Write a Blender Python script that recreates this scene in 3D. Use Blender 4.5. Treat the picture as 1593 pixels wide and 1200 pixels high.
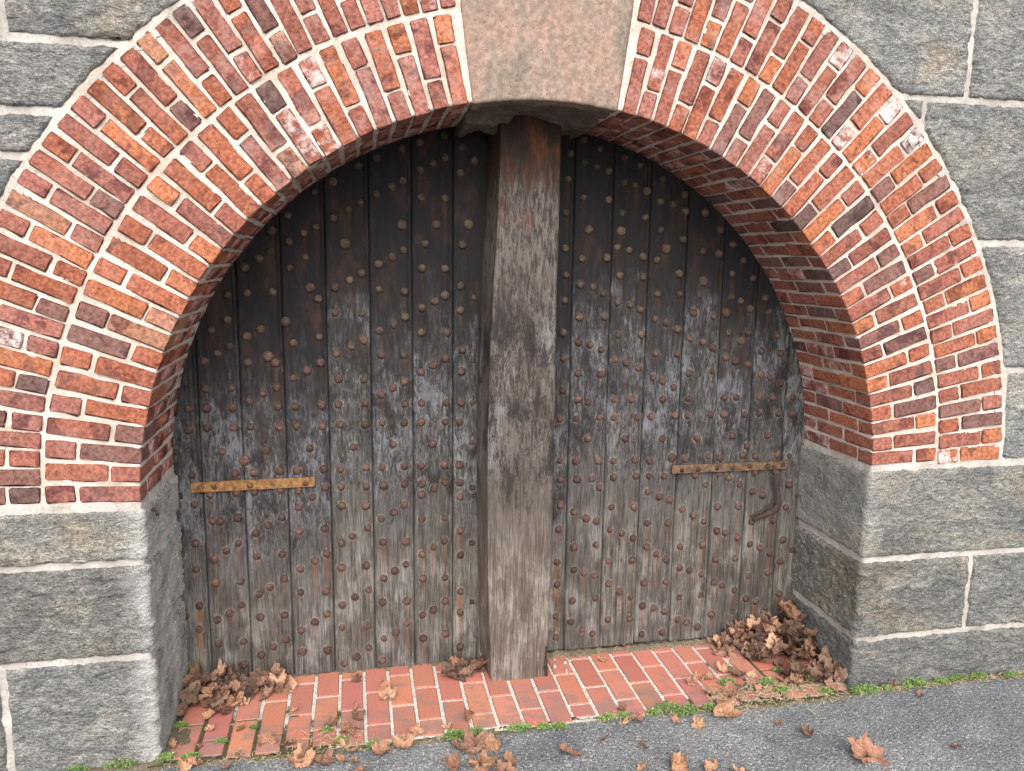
import bpy, math, random
import numpy as np
from mathutils import Vector, Matrix, noise as mn

# ------------------------------------------------------------------ camera, sky, sun, exposure
for o in list(bpy.data.objects): bpy.data.objects.remove(o)
S = bpy.context.scene
COL = S.collection
random.seed(7)
rng = np.random.default_rng(7)

cam_data = bpy.data.cameras.new('camera')
cam = bpy.data.objects.new('camera', cam_data)
COL.objects.link(cam)
YAW, PITCH, ROLL = 0.1970, -0.1581, 0.0122
fwd = Vector((math.sin(YAW)*math.cos(PITCH), math.cos(YAW)*math.cos(PITCH), math.sin(PITCH)))
rgt = Vector((math.cos(YAW), -math.sin(YAW), 0))
upv = rgt.cross(fwd)
r2 = rgt*math.cos(ROLL) + upv*math.sin(ROLL)
u2 = -rgt*math.sin(ROLL) + upv*math.cos(ROLL)
cam.matrix_world = Matrix(((r2.x, u2.x, -fwd.x, -0.7609), (r2.y, u2.y, -fwd.y, -3.1802), (r2.z, u2.z, -fwd.z, 0.9646), (0, 0, 0, 1)))
cam_data.sensor_width = 36.0
cam_data.lens = 1219.5/1593*36.0
cam_data.clip_start = 0.02
cam_data.clip_end = 500
S.camera = cam

SUN_EL, SUN_AZ = math.radians(40), math.radians(186)     # azimuth from +y, clockwise: behind the camera
world = bpy.data.worlds.new('World'); S.world = world; world.use_nodes = True
wn = world.node_tree; wn.nodes.clear()
w_out = wn.nodes.new('ShaderNodeOutputWorld'); w_bg = wn.nodes.new('ShaderNodeBackground')
w_sky = wn.nodes.new('ShaderNodeTexSky'); w_hs = wn.nodes.new('ShaderNodeHueSaturation')
w_sky.sky_type = 'NISHITA'; w_sky.sun_disc = False
w_sky.sun_elevation = SUN_EL; w_sky.sun_rotation = SUN_AZ
w_sky.dust_density = 4.0; w_sky.ozone_density = 1.0; w_sky.air_density = 1.0
w_hs.inputs['Saturation'].default_value = 0.30           # grey overcast sky
w_bg.inputs['Strength'].default_value = 0.15
wn.links.new(w_sky.outputs[0], w_hs.inputs['Color']); wn.links.new(w_hs.outputs[0], w_bg.inputs['Color'])
wn.links.new(w_bg.outputs[0], w_out.inputs['Surface'])

sun_d = bpy.data.lights.new('sun', 'SUN'); sun = bpy.data.objects.new('sun', sun_d); COL.objects.link(sun)
sun_d.energy = 0.5; sun_d.angle = math.radians(120); sun_d.color = (1.0, 0.97, 0.93)
sd = Vector((math.sin(SUN_AZ)*math.cos(SUN_EL), math.cos(SUN_AZ)*math.cos(SUN_EL), math.sin(SUN_EL)))
sun.rotation_euler = sd.to_track_quat('Z', 'Y').to_euler()

S.view_settings.view_transform = 'Standard'; S.view_settings.look = 'None'
S.view_settings.gamma = 1.0; S.view_settings.use_curve_mapping = False
S.view_settings.exposure = 1.38
S.render.engine = 'CYCLES'
S.cycles.max_bounces = 6

# ------------------------------------------------------------------ node helper
class NT:
    def __init__(self, name, rough=0.85, spec=0.3):
        self.mat = bpy.data.materials.new(name); self.mat.use_nodes = True
        self.t = self.mat.node_tree; self.b = self.t.nodes['Principled BSDF']
        self.b.inputs['Roughness'].default_value = rough
        self.b.inputs['Specular IOR Level'].default_value = spec
    def n(self, typ, **kw):
        x = self.t.nodes.new('ShaderNode'+typ)
        for k, v in kw.items(): setattr(x, k, v)
        return x
    def l(self, a, b): self.t.links.new(a, b)
    def put(self, sock, v):
        if isinstance(v, (int, float)): sock.default_value = v
        elif isinstance(v, (tuple, list)):
            sock.default_value = tuple(v)+(1,) if (len(v) == 3 and sock.type == 'RGBA') else tuple(v)
        else: self.l(v, sock)
    def coord(self, which='Object'): return self.n('TexCoord').outputs[which]
    def mapv(self, vec, scale=(1, 1, 1), loc=(0, 0, 0)):
        m = self.n('Mapping'); self.l(vec, m.inputs[0]); m.inputs['Scale'].default_value = scale
        if isinstance(loc, (tuple, list)): m.inputs['Location'].default_value = loc
        else: self.l(loc, m.inputs['Location'])
        return m.outputs[0]
    def noise(self, vec, scale, detail=4, rough=0.55, dist=0.0):
        x = self.n('TexNoise'); self.l(vec, x.inputs['Vector'])
        x.inputs['Scale'].default_value = scale; x.inputs['Detail'].default_value = detail
        x.inputs['Roughness'].default_value = rough; x.inputs['Distortion'].default_value = dist
        return x.outputs['Fac']
    def voro(self, vec, scale, out='Distance', feature='F1'):
        x = self.n('TexVoronoi', feature=feature); self.l(vec, x.inputs['Vector']); x.inputs['Scale'].default_value = scale
        return x.outputs[out]
    def mr(self, v, a, b, c=0.0, d=1.0, smooth=True):
        x = self.n('MapRange'); x.interpolation_type = 'SMOOTHSTEP' if smooth else 'LINEAR'
        self.put(x.inputs['Value'], v)
        for i, q in zip(('From Min', 'From Max', 'To Min', 'To Max'), (a, b, c, d)): self.put(x.inputs[i], q)
        return x.outputs[0]
    def m(self, op, a, b=0.0):
        x = self.n('Math', operation=op); self.put(x.inputs[0], a); self.put(x.inputs[1], b)
        return x.outputs[0]
    def mix(self, f, a, b, blend='MIX'):
        x = self.n('Mix', data_type='RGBA', blend_type=blend)
        self.put(x.inputs['Factor'], f); self.put(x.inputs['A'], a); self.put(x.inputs['B'], b)
        return x.outputs['Result']
    def sep(self, vec):
        x = self.n('SeparateXYZ'); self.l(vec, x.inputs[0]); return x.outputs
    def info(self): return self.n('ObjectInfo').outputs
    def attr(self, name):
        x = self.n('Attribute', attribute_name=name); return x.outputs['Fac']
    def ramp(self, f, stops):
        x = self.n('ValToRGB'); self.put(x.inputs[0], f); e = x.color_ramp.elements
        while len(e) < len(stops): e.new(0.5)
        for q, (p, c) in zip(e, stops): q.position = p; q.color = tuple(c)+(1,)
        return x.outputs[0]
    def bump(self, h, strength=0.5, dist=0.01):
        x = self.n('Bump'); x.inputs['Strength'].default_value = strength; x.inputs['Distance'].default_value = dist
        self.l(h, x.inputs['Height']); self.l(x.outputs[0], self.b.inputs['Normal'])
    def color(self, c): self.put(self.b.inputs['Base Color'], c)

def srgb(r, g, b):
    f = lambda c: (c/255)/12.92 if c <= 10 else (((c/255)+0.055)/1.055)**2.4
    return (f(r), f(g), f(b))

# ------------------------------------------------------------------ materials
def mat_brick():
    k = NT('fired_brick', 0.9, 0.2); inf = k.info()
    off = k.n('CombineXYZ'); k.l(k.m('MULTIPLY', inf['Random'], 37.0), off.inputs[0]); k.l(k.m('MULTIPLY', inf['Random'], 91.0), off.inputs[2])
    v = k.mapv(k.coord(), loc=off.outputs[0])
    n1 = k.noise(v, 9, 3, 0.6, 0.4); n2 = k.noise(v, 70, 5, 0.65); n3 = k.noise(v, 240, 3, 0.6)
    dark = k.mix(1.0, inf['Color'], (0.42, 0.36, 0.46), 'MULTIPLY')
    c = k.mix(k.m('MULTIPLY', k.mr(n1, 0.54, 0.63), 0.75), inf['Color'], dark)
    c = k.mix(k.mr(n2, 0.3, 0.75), k.mix(1.0, c, (0.52, 0.47, 0.47), 'MULTIPLY'), k.mix(1.0, c, (1.30, 1.27, 1.22), 'MULTIPLY'))
    pits = k.mr(k.noise(v, 120, 2, 0.5), 0.67, 0.73)
    c = k.mix(k.m('MULTIPLY', pits, 0.6), c, (0.05, 0.025, 0.02))
    eff = k.m('MULTIPLY', k.mr(k.m('ADD', k.m('MULTIPLY', k.noise(v, 26, 5, 0.7), 0.7), k.m('MULTIPLY', k.noise(v, 7, 2, 0.5), 0.5)), 0.56, 0.74), inf['Alpha'])
    c = k.mix(eff, c, (0.62, 0.55, 0.53))
    k.color(c)
    h = k.m('ADD', k.m('MULTIPLY', n2, 0.7), k.m('MULTIPLY', n3, 0.35)); h = k.m('SUBTRACT', h, k.m('MULTIPLY', pits, 0.5))
    k.bump(h, 0.9, 0.008); return k.mat

def mat_mortar(name, a, b, dirt):
    k = NT(name, 0.95, 0.15); v = k.coord()
    n1 = k.noise(v, 6, 4, 0.6); n2 = k.noise(v, 90, 5, 0.7); n3 = k.noise(v, 320, 3, 0.6)
    c = k.mix(k.mr(n1, 0.35, 0.65), a, b)
    c = k.mix(k.m('MULTIPLY', k.mr(n2, 0.50, 0.72), 0.7), c, dirt)
    c = k.mix(k.m('MULTIPLY', k.mr(k.noise(v, 2.2, 5, 0.7), 0.52, 0.70), 0.6), c, dirt)
    k.color(c); k.bump(k.m('ADD', n2, k.m('MULTIPLY', n3, 0.5)), 0.8, 0.006); return k.mat

def mat_stone():
    k = NT('grey_gneiss', 0.9, 0.25); inf = k.info(); v = k.coord()
    vs = k.mapv(v, (1, 1, 1.9))
    big = k.noise(vs, 3.0, 5, 0.6, 0.8); mid = k.noise(vs, 26, 6, 0.72, 0.5); fine = k.noise(vs, 105, 6, 0.8); gr = k.noise(v, 230, 4, 0.75)
    c = k.ramp(mid, [(0.28, (0.16, 0.162, 0.163)), (0.43, (0.34, 0.343, 0.338)), (0.56, (0.48, 0.478, 0.462)), (0.74, (0.70, 0.69, 0.66))])
    c = k.mix(k.mr(big, 0.35, 0.65), k.mix(1.0, c, (0.70, 0.71, 0.725), 'MULTIPLY'), k.mix(1.0, c, (1.10, 1.08, 1.03), 'MULTIPLY'))
    c = k.mix(k.mr(fine, 0.36, 0.66), k.mix(1.0, c, (0.38, 0.38, 0.385), 'MULTIPLY'), k.mix(1.0, c, (1.34, 1.33, 1.30), 'MULTIPLY'))
    blot = k.mr(k.noise(v, 34, 3, 0.6), 0.62, 0.70); c = k.mix(k.m('MULTIPLY', blot, 0.5), c, (0.06, 0.062, 0.064))
    c = k.mix(k.mr(gr, 0.40, 0.30), c, k.mix(1.0, c, (0.45, 0.45, 0.45), 'MULTIPLY'))
    c = k.mix(k.mr(gr, 0.6, 0.72), c, k.mix(1.0, c, (1.5, 1.5, 1.47), 'MULTIPLY'))
    warm = k.mr(k.noise(vs, 2.1, 4, 0.6, 0.5), 0.50, 0.68)
    c = k.mix(k.m('MULTIPLY', k.m('MULTIPLY', warm, inf['Alpha']), 0.8), c, k.mix(1.0, c, (1.30, 1.08, 0.84), 'MULTIPLY'))
    c = k.mix(1.0, c, inf['Color'], 'MULTIPLY')
    lime = k.m('MULTIPLY', k.attr('lime'), k.mr(k.m('ADD', k.m('MULTIPLY', k.noise(v, 7, 4, 0.65), 0.6), k.m('MULTIPLY', fine, 0.5)), 0.38, 0.64))
    c = k.mix(k.m('MULTIPLY', lime, 0.8), c, srgb(206, 206, 200))
    k.color(c)
    h = k.m('ADD', k.m('MULTIPLY', mid, 1.0), k.m('ADD', k.m('MULTIPLY', fine, 0.8), k.m('MULTIPLY', gr, 0.25)))
    crease = k.m('ABSOLUTE', k.m('SUBTRACT', k.noise(k.mapv(v, (0.8, 1, 1.6)), 15, 5, 0.65, 0.6), 0.5))
    wp = k.n('TexNoise'); k.l(vs, wp.inputs['Vector']); wp.inputs['Scale'].default_value = 9; wp.inputs['Detail'].default_value = 4
    wa = k.n('VectorMath', operation='SCALE'); k.l(wp.outputs['Color'], wa.inputs[0]); wa.inputs['Scale'].default_value = 0.16
    wb = k.n('VectorMath', operation='ADD'); k.l(vs, wb.inputs[0]); k.l(wa.outputs[0], wb.inputs[1])
    h = k.m('ADD', h, k.m('MULTIPLY', k.voro(wb.outputs[0], 13), 1.1)); h = k.m('ADD', h, k.m('MULTIPLY', k.voro(wb.outputs[0], 41), 0.55))
    h = k.m('ADD', h, k.m('MULTIPLY', k.mr(crease, 0.0, 0.09, -0.40, 0.0, False), 1.0))
    k.bump(h, 0.85, 0.021); return k.mat

def mat_keystone():
    k = NT('tooled_sandstone', 0.92, 0.2); v = k.coord()
    big = k.noise(k.mapv(v, (2.2, 1, 0.8)), 2.2, 5, 0.6, 0.5); mid = k.noise(v, 40, 5, 0.65); gr = k.noise(v, 300, 3, 0.6)
    c = k.ramp(big, [(0.32, srgb(118, 108, 98)), (0.46, srgb(144, 129, 119)), (0.55, srgb(154, 130, 118)), (0.68, srgb(136, 123, 114))])
    c = k.mix(k.mr(mid, 0.35, 0.7), k.mix(1.0, c, (0.72, 0.70, 0.68), 'MULTIPLY'), k.mix(1.0, c, (1.18, 1.16, 1.12), 'MULTIPLY'))
    c = k.mix(k.m('MULTIPLY', k.mr(k.noise(v, 90, 2, 0.5), 0.64, 0.7), 0.5), c, (0.05, 0.04, 0.035))
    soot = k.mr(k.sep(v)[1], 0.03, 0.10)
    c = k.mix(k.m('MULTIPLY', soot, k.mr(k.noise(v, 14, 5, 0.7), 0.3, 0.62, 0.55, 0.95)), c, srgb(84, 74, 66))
    tool = k.n('TexWave', wave_type='BANDS', bands_direction='X'); k.l(v, tool.inputs['Vector'])
    tool.inputs['Scale'].default_value = 50; tool.inputs['Distortion'].default_value = 1.6; tool.inputs['Detail'].default_value = 3; tool.inputs['Detail Scale'].default_value = 2
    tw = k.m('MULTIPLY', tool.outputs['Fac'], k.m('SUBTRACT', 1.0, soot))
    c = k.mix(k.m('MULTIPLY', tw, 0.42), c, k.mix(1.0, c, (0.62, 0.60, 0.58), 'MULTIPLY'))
    k.color(c)
    k.bump(k.m('ADD', k.m('MULTIPLY', tw, -0.25), k.m('ADD', k.m('MULTIPLY', mid, 0.7), k.m('MULTIPLY', gr, 0.4))), 0.7, 0.006); return k.mat

def mat_wood(name, post=False):
    """Old stained oak: still dark and smooth under the arch, bleached grey and fibrous where rain reaches it."""
    k = NT(name, 0.8, 0.25); inf = k.info(); v = k.coord(); z = k.sep(v)[2]
    off = k.n('CombineXYZ'); k.l(k.m('MULTIPLY', inf['Random'], 13.0), off.inputs[0]); k.l(k.m('MULTIPLY', inf['Random'], 29.0), off.inputs[2])
    vo = k.mapv(v, loc=off.outputs[0])
    g1 = k.noise(k.mapv(vo, (1, 1, 0.030)), 240, 6, 0.75, 0.1)      # fine grain
    g2 = k.noise(k.mapv(vo, (1, 1, 0.055)), 46, 6, 0.75, 0.15)        # broad streaks
    g3 = k.noise(k.mapv(vo, (1, 1, 0.45)), 9, 6, 0.7, 0.3)
    sp = k.noise(k.mapv(vo, (1, 1, 0.22)), 75, 5, 0.75, 0.3)        # flecks of worn finish
    gm = k.m('ADD', k.m('MULTIPLY', g1, 0.40), k.m('ADD', k.m('MULTIPLY', g2, 0.35), k.m('MULTIPLY', g3, 0.25)))
    wob = k.m('ADD', k.m('MULTIPLY', k.m('SUBTRACT', g3, 0.5), 1.0), k.m('MULTIPLY', k.m('SUBTRACT', g2, 0.5), 0.6))
    zz = k.m('ADD', k.m('ADD', z, wob), k.m('MULTIPLY', k.m('SUBTRACT', inf['Random'], 0.5), 0.0 if post else 0.45))
    if post:
        w = k.mr(zz, 1.42, 1.12); w2 = k.mr(zz, 0.15, -0.60)
        top = k.mix(k.mr(g3, 0.42, 0.66), srgb(46, 37, 33), srgb(100, 62, 46))
        mid = k.mix(k.mr(sp, 0.38, 0.6), srgb(56, 49, 45), srgb(108, 101, 96)); low = k.mix(k.mr(gm, 0.40, 0.60), srgb(80, 71, 65), k.mix(k.mr(g3, 0.45, 0.62), srgb(116, 107, 99), srgb(144, 137, 130)))
    else:
        w = k.mr(zz, 0.80, -0.05); w2 = k.mr(zz, 0.0, -0.70)
        top = k.mix(k.mr(g3, 0.50, 0.66), srgb(32, 31, 33), srgb(60, 45, 42))
        mid = k.mix(k.mr(sp, 0.40, 0.66), srgb(54, 52, 53), srgb(118, 117, 118)); low = k.mix(k.mr(gm, 0.40, 0.60), srgb(68, 63, 60), k.mix(k.mr(g3, 0.45, 0.62), srgb(112, 106, 100), srgb(140, 137, 133)))
    c = k.mix(w, top, mid); c = k.mix(w2, c, low)
    # band where the old black finish survives in flakes, with chalky blue grey between
    band = k.m('MULTIPLY', k.mr(zz, -0.35, 0.05) if post else k.mr(zz, -0.55, -0.08), k.mr(zz, 1.0, 0.75) if post else k.mr(zz, 0.70, 0.25))
    flake = k.m('MULTIPLY', k.mr(k.m('ADD', k.m('MULTIPLY', sp, 0.55), k.m('MULTIPLY', g3, 0.6)), 0.56 if post else 0.595, 0.62 if post else 0.645), band)
    chalk = k.m('MULTIPLY', k.mr(k.m('ADD', k.m('MULTIPLY', k.noise(k.mapv(vo, (1, 1, 0.3)), 60, 5, 0.8, 0.2), 0.55), k.m('MULTIPLY', k.noise(k.mapv(vo, (1, 1, 0.6)), 5, 3, 0.6), 0.6)), 0.60, 0.68), band)
    c = k.mix(k.m('MULTIPLY', chalk, 0.45 if not post else 0.35), c, srgb(148, 151, 158))
    c = k.mix(k.m('MULTIPLY', flake, 0.85), c, srgb(30, 25, 24))
    crack = k.mr(g1, 0.36, 0.27); c = k.mix(k.m('MULTIPLY', crack, 0.75), c, srgb(26, 22, 20))
    c = k.mix(k.mr(g1, 0.4, 0.62), k.mix(1.0, c, (0.74, 0.73, 0.72), 'MULTIPLY'), k.mix(1.0, c, (1.12, 1.12, 1.12), 'MULTIPLY'))
    c = k.mix(1.0, c, inf['Color'], 'MULTIPLY')
    if not post:
        ru = k.m('MULTIPLY', k.attr('rust'), k.mr(k.m('ADD', k.m('MULTIPLY', g1, 0.4), k.m('MULTIPLY', g2, 0.7)), 0.36, 0.56, 0.45, 1.0))
        c = k.mix(ru, c, k.mix(k.mr(gm, 0.4, 0.6), srgb(84, 50, 28), srgb(136, 84, 46)))
        c = k.mix(k.m('MULTIPLY', k.m('MULTIPLY', k.attr('ring'), w), 0.45), c, k.mix(k.mr(sp, 0.4, 0.6), srgb(35, 31, 30), srgb(150, 142, 132)))
    k.color(c)
    k.b.inputs['Roughness'].default_value = 0.78
    h = k.m('ADD', k.m('MULTIPLY', g1, 0.9), k.m('ADD', k.m('MULTIPLY', sp, 0.45), k.m('MULTIPLY', g2, 0.6)))
    k.bump(h, 0.75, 0.007); return k.mat

def mat_iron(name, a, b, c3):
    k = NT(name, 0.75, 0.4); inf = k.info(); v = k.coord()
    off = k.n('CombineXYZ'); k.l(k.m('MULTIPLY', inf['Random'], 17.0), off.inputs[0])
    vo = k.mapv(v, loc=off.outputs[0])
    n1 = k.noise(vo, 45, 5, 0.65); n2 = k.noise(vo, 220, 4, 0.7)
    c = k.ramp(n1, [(0.3, a), (0.5, b), (0.7, c3)])
    c = k.mix(k.mr(n2, 0.35, 0.7), k.mix(1.0, c, (0.6, 0.6, 0.6), 'MULTIPLY'), k.mix(1.0, c, (1.25, 1.2, 1.15), 'MULTIPLY'))
    c = k.mix(1.0, c, inf['Color'], 'MULTIPLY'); k.color(c)
    k.bump(k.m('ADD', n1, n2), 0.8, 0.005); return k.mat

def mat_paving():
    k = NT('paving_brick', 0.85, 0.3); inf = k.info(); v = k.coord(); g = k.n('NewGeometry').outputs['Position']
    n1 = k.noise(g, 11, 5, 0.65, 0.5); n2 = k.noise(g, 130, 5, 0.7)
    c = k.mix(k.mr(n2, 0.3, 0.72), k.mix(1.0, inf['Color'], (0.84, 0.82, 0.80), 'MULTIPLY'), k.mix(1.0, inf['Color'], (1.12, 1.10, 1.08), 'MULTIPLY'))
    grime = k.m('MULTIPLY', k.mr(k.m('SUBTRACT', n1, k.m('MULTIPLY', k.sep(g)[1], 0.35)), 0.40, 0.56), k.mr(n2, 0.25, 0.6, 0.5, 1.0))
    c = k.mix(k.m('MULTIPLY', grime, 0.75), c, srgb(128, 108, 102))
    c = k.mix(k.mr(k.noise(g, 60, 3, 0.5), 0.68, 0.74), c, (0.09, 0.06, 0.05))
    k.color(c); k.bump(n2, 0.45, 0.004); return k.mat

def mat_paving_joint():
    k = NT('paving_joint_mortar', 0.95, 0.15); g = k.coord()
    n1 = k.noise(g, 7, 4, 0.6); n2 = k.noise(g, 120, 5, 0.7); sx = k.sep(g)
    c = k.mix(k.mr(n2, 0.36, 0.6), srgb(150, 142, 132), srgb(226, 220, 210))
    edge = k.m('ADD', k.m('MULTIPLY', k.m('SUBTRACT', 0.20, sx[1]), 1.3), k.m('MULTIPLY', k.m('SUBTRACT', k.m('ABSOLUTE', k.m('ADD', sx[0], 0.05)), 0.85), 0.9))
    soil = k.mr(k.m('ADD', edge, k.m('MULTIPLY', k.m('SUBTRACT', n1, 0.5), 1.6)), 0.10, 0.30)
    dirt = k.mix(k.mr(n1, 0.45, 0.6), srgb(92, 82, 70), srgb(84, 92, 58))
    c = k.mix(soil, c, k.mix(k.mr(n2, 0.35, 0.7), k.mix(1.0, dirt, (0.6, 0.6, 0.6), 'MULTIPLY'), dirt))
    k.color(c); k.bump(n2, 0.9, 0.008); return k.mat

def mat_asphalt():
    k = NT('worn_asphalt', 0.9, 0.3); g = k.coord()
    vc = k.voro(g, 95, 'Color'); vd = k.voro(g, 95, 'Distance'); v2 = k.voro(g, 210, 'Color')
    s1 = k.sep(vc); s2 = k.sep(v2)
    n1 = k.noise(g, 3.2, 5, 0.6); n2 = k.noise(g, 420, 3, 0.6)
    c = k.mix(k.mr(s2[0], 0.0, 1.0, smooth=False), srgb(98, 99, 100), srgb(132, 133, 133))
    stone = k.m('MULTIPLY', k.mr(s1[0], 0.55, 0.70), k.mr(vd, 0.52, 0.36))
    c = k.mix(stone, c, k.mix(s1[1], srgb(128, 129, 130), srgb(178, 177, 174)))
    c = k.mix(k.mr(s2[1], 0.80, 0.9), c, srgb(72, 73, 76))
    c = k.mix(k.mr(n1, 0.35, 0.68), k.mix(1.0, c, (0.72, 0.73, 0.75), 'MULTIPLY'), k.mix(1.0, c, (1.10, 1.09, 1.07), 'MULTIPLY'))
    tar = k.mr(k.noise(g, 5.5, 4, 0.6), 0.66, 0.72); c = k.mix(k.m('MULTIPLY', tar, 0.55), c, srgb(70, 71, 75))
    k.color(c); k.bump(k.m('ADD', k.m('MULTIPLY', k.m('SUBTRACT', 0.6, vd), 1.0), k.m('MULTIPLY', n2, 0.3)), 0.8, 0.006); return k.mat

def mat_soil():
    k = NT('dry_soil', 0.95, 0.1); g = k.coord()
    n1 = k.noise(g, 22, 5, 0.7); n2 = k.noise(g, 160, 5, 0.75)
    c = k.ramp(n2, [(0.3, srgb(62, 54, 46)), (0.48, srgb(112, 100, 86)), (0.62, srgb(150, 138, 118)), (0.75, srgb(196, 186, 166))])
    c = k.mix(k.mr(n1, 0.5, 0.62), c, k.mix(1.0, c, (0.75, 0.85, 0.55), 'MULTIPLY'))
    k.color(c); k.bump(k.m('ADD', n1, n2), 1.0, 0.012); return k.mat

def mat_leaf():
    k = NT('dead_leaf', 0.7, 0.3); inf = k.info(); v = k.coord()
    ang = k.attr('vein'); n1 = k.noise(v, 14, 4, 0.6); n2 = k.noise(v, 90, 4, 0.7)
    c = k.mix(k.mr(n1, 0.35, 0.68), k.mix(1.0, inf['Color'], (0.66, 0.60, 0.56), 'MULTIPLY'), k.mix(1.0, inf['Color'], (1.2, 1.16, 1.1), 'MULTIPLY'))
    c = k.mix(k.m('MULTIPLY', ang, 0.45), c, k.mix(1.0, inf['Color'], (0.55, 0.48, 0.42), 'MULTIPLY'))
    c = k.mix(k.mr(n2, 0.62, 0.72), c, k.mix(1.0, c, (0.5, 0.45, 0.4), 'MULTIPLY'))
    k.color(c); k.bump(k.m('ADD', k.m('MULTIPLY', ang, 0.8), n2), 0.6, 0.003)
    k.b.inputs['Subsurface Weight'].default_value = 0.0
    return k.mat

def mat_weed():
    k = NT('weed_green', 0.55, 0.35); inf = k.info(); v = k.coord(); t = k.attr('tone')
    c = k.mix(t, (0.06, 0.13, 0.035), (0.25, 0.36, 0.11)); c = k.mix(k.mr(t, 0.93, 0.97), c, (0.42, 0.36, 0.18))
    c = k.mix(1.0, c, inf['Color'], 'MULTIPLY'); k.color(c)
    k.b.inputs['Transmission Weight'].default_value = 0.0
    return k.mat

def mat_plain(name, ca, cb, scale=60, rough=0.9):
    k = NT(name, rough, 0.2); v = k.coord(); n1 = k.noise(v, scale, 5, 0.7)
    k.color(k.mix(k.mr(n1, 0.3, 0.7), ca, cb)); k.bump(n1, 0.7, 0.006); return k.mat

M = dict(
    brick=mat_brick(), stone=mat_stone(), key=mat_keystone(), door=mat_wood('weathered_door_oak'), post=mat_wood('weathered_post_oak', True),
    mortar=mat_mortar('white_lime_mortar', srgb(202, 192, 183), srgb(180, 164, 151), srgb(132, 117, 104)),
    wmortar=mat_mortar('wall_joint_mortar', srgb(182, 177, 171), srgb(160, 152, 145), srgb(116, 108, 102)),
    rivet=mat_iron('rusty_rivet_iron', srgb(54, 40, 36), srgb(84, 61, 54), srgb(112, 84, 73)),
    bar_a=mat_iron('ochre_rusted_iron', srgb(84, 58, 36), srgb(132, 95, 56), srgb(164, 127, 78)),
    bar_b=mat_iron('brown_rusted_iron', srgb(62, 47, 37), srgb(98, 75, 57), srgb(130, 106, 82)),
    hook=mat_iron('dark_rusted_iron', srgb(44, 33, 30), srgb(66, 48, 43), srgb(88, 66, 58)),
    paving=mat_paving(), pjoint=mat_paving_joint(), asphalt=mat_asphalt(), soil=mat_soil(), leaf=mat_leaf(), weed=mat_weed(),
    straw=mat_plain('dry_straw', srgb(150, 132, 98), srgb(206, 192, 156)), dark=mat_plain('light_stop_dark', (0.01, 0.01, 0.01), (0.02, 0.018, 0.016)),  # the near-black one is for the added, unseen boards behind the doors
    pebble=mat_plain('pebble_grey', srgb(120, 116, 112), srgb(206, 202, 196), 30),
    rot=mat_plain('rotten_wood', srgb(28, 22, 19), srgb(74, 58, 46), 80),
)

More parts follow.
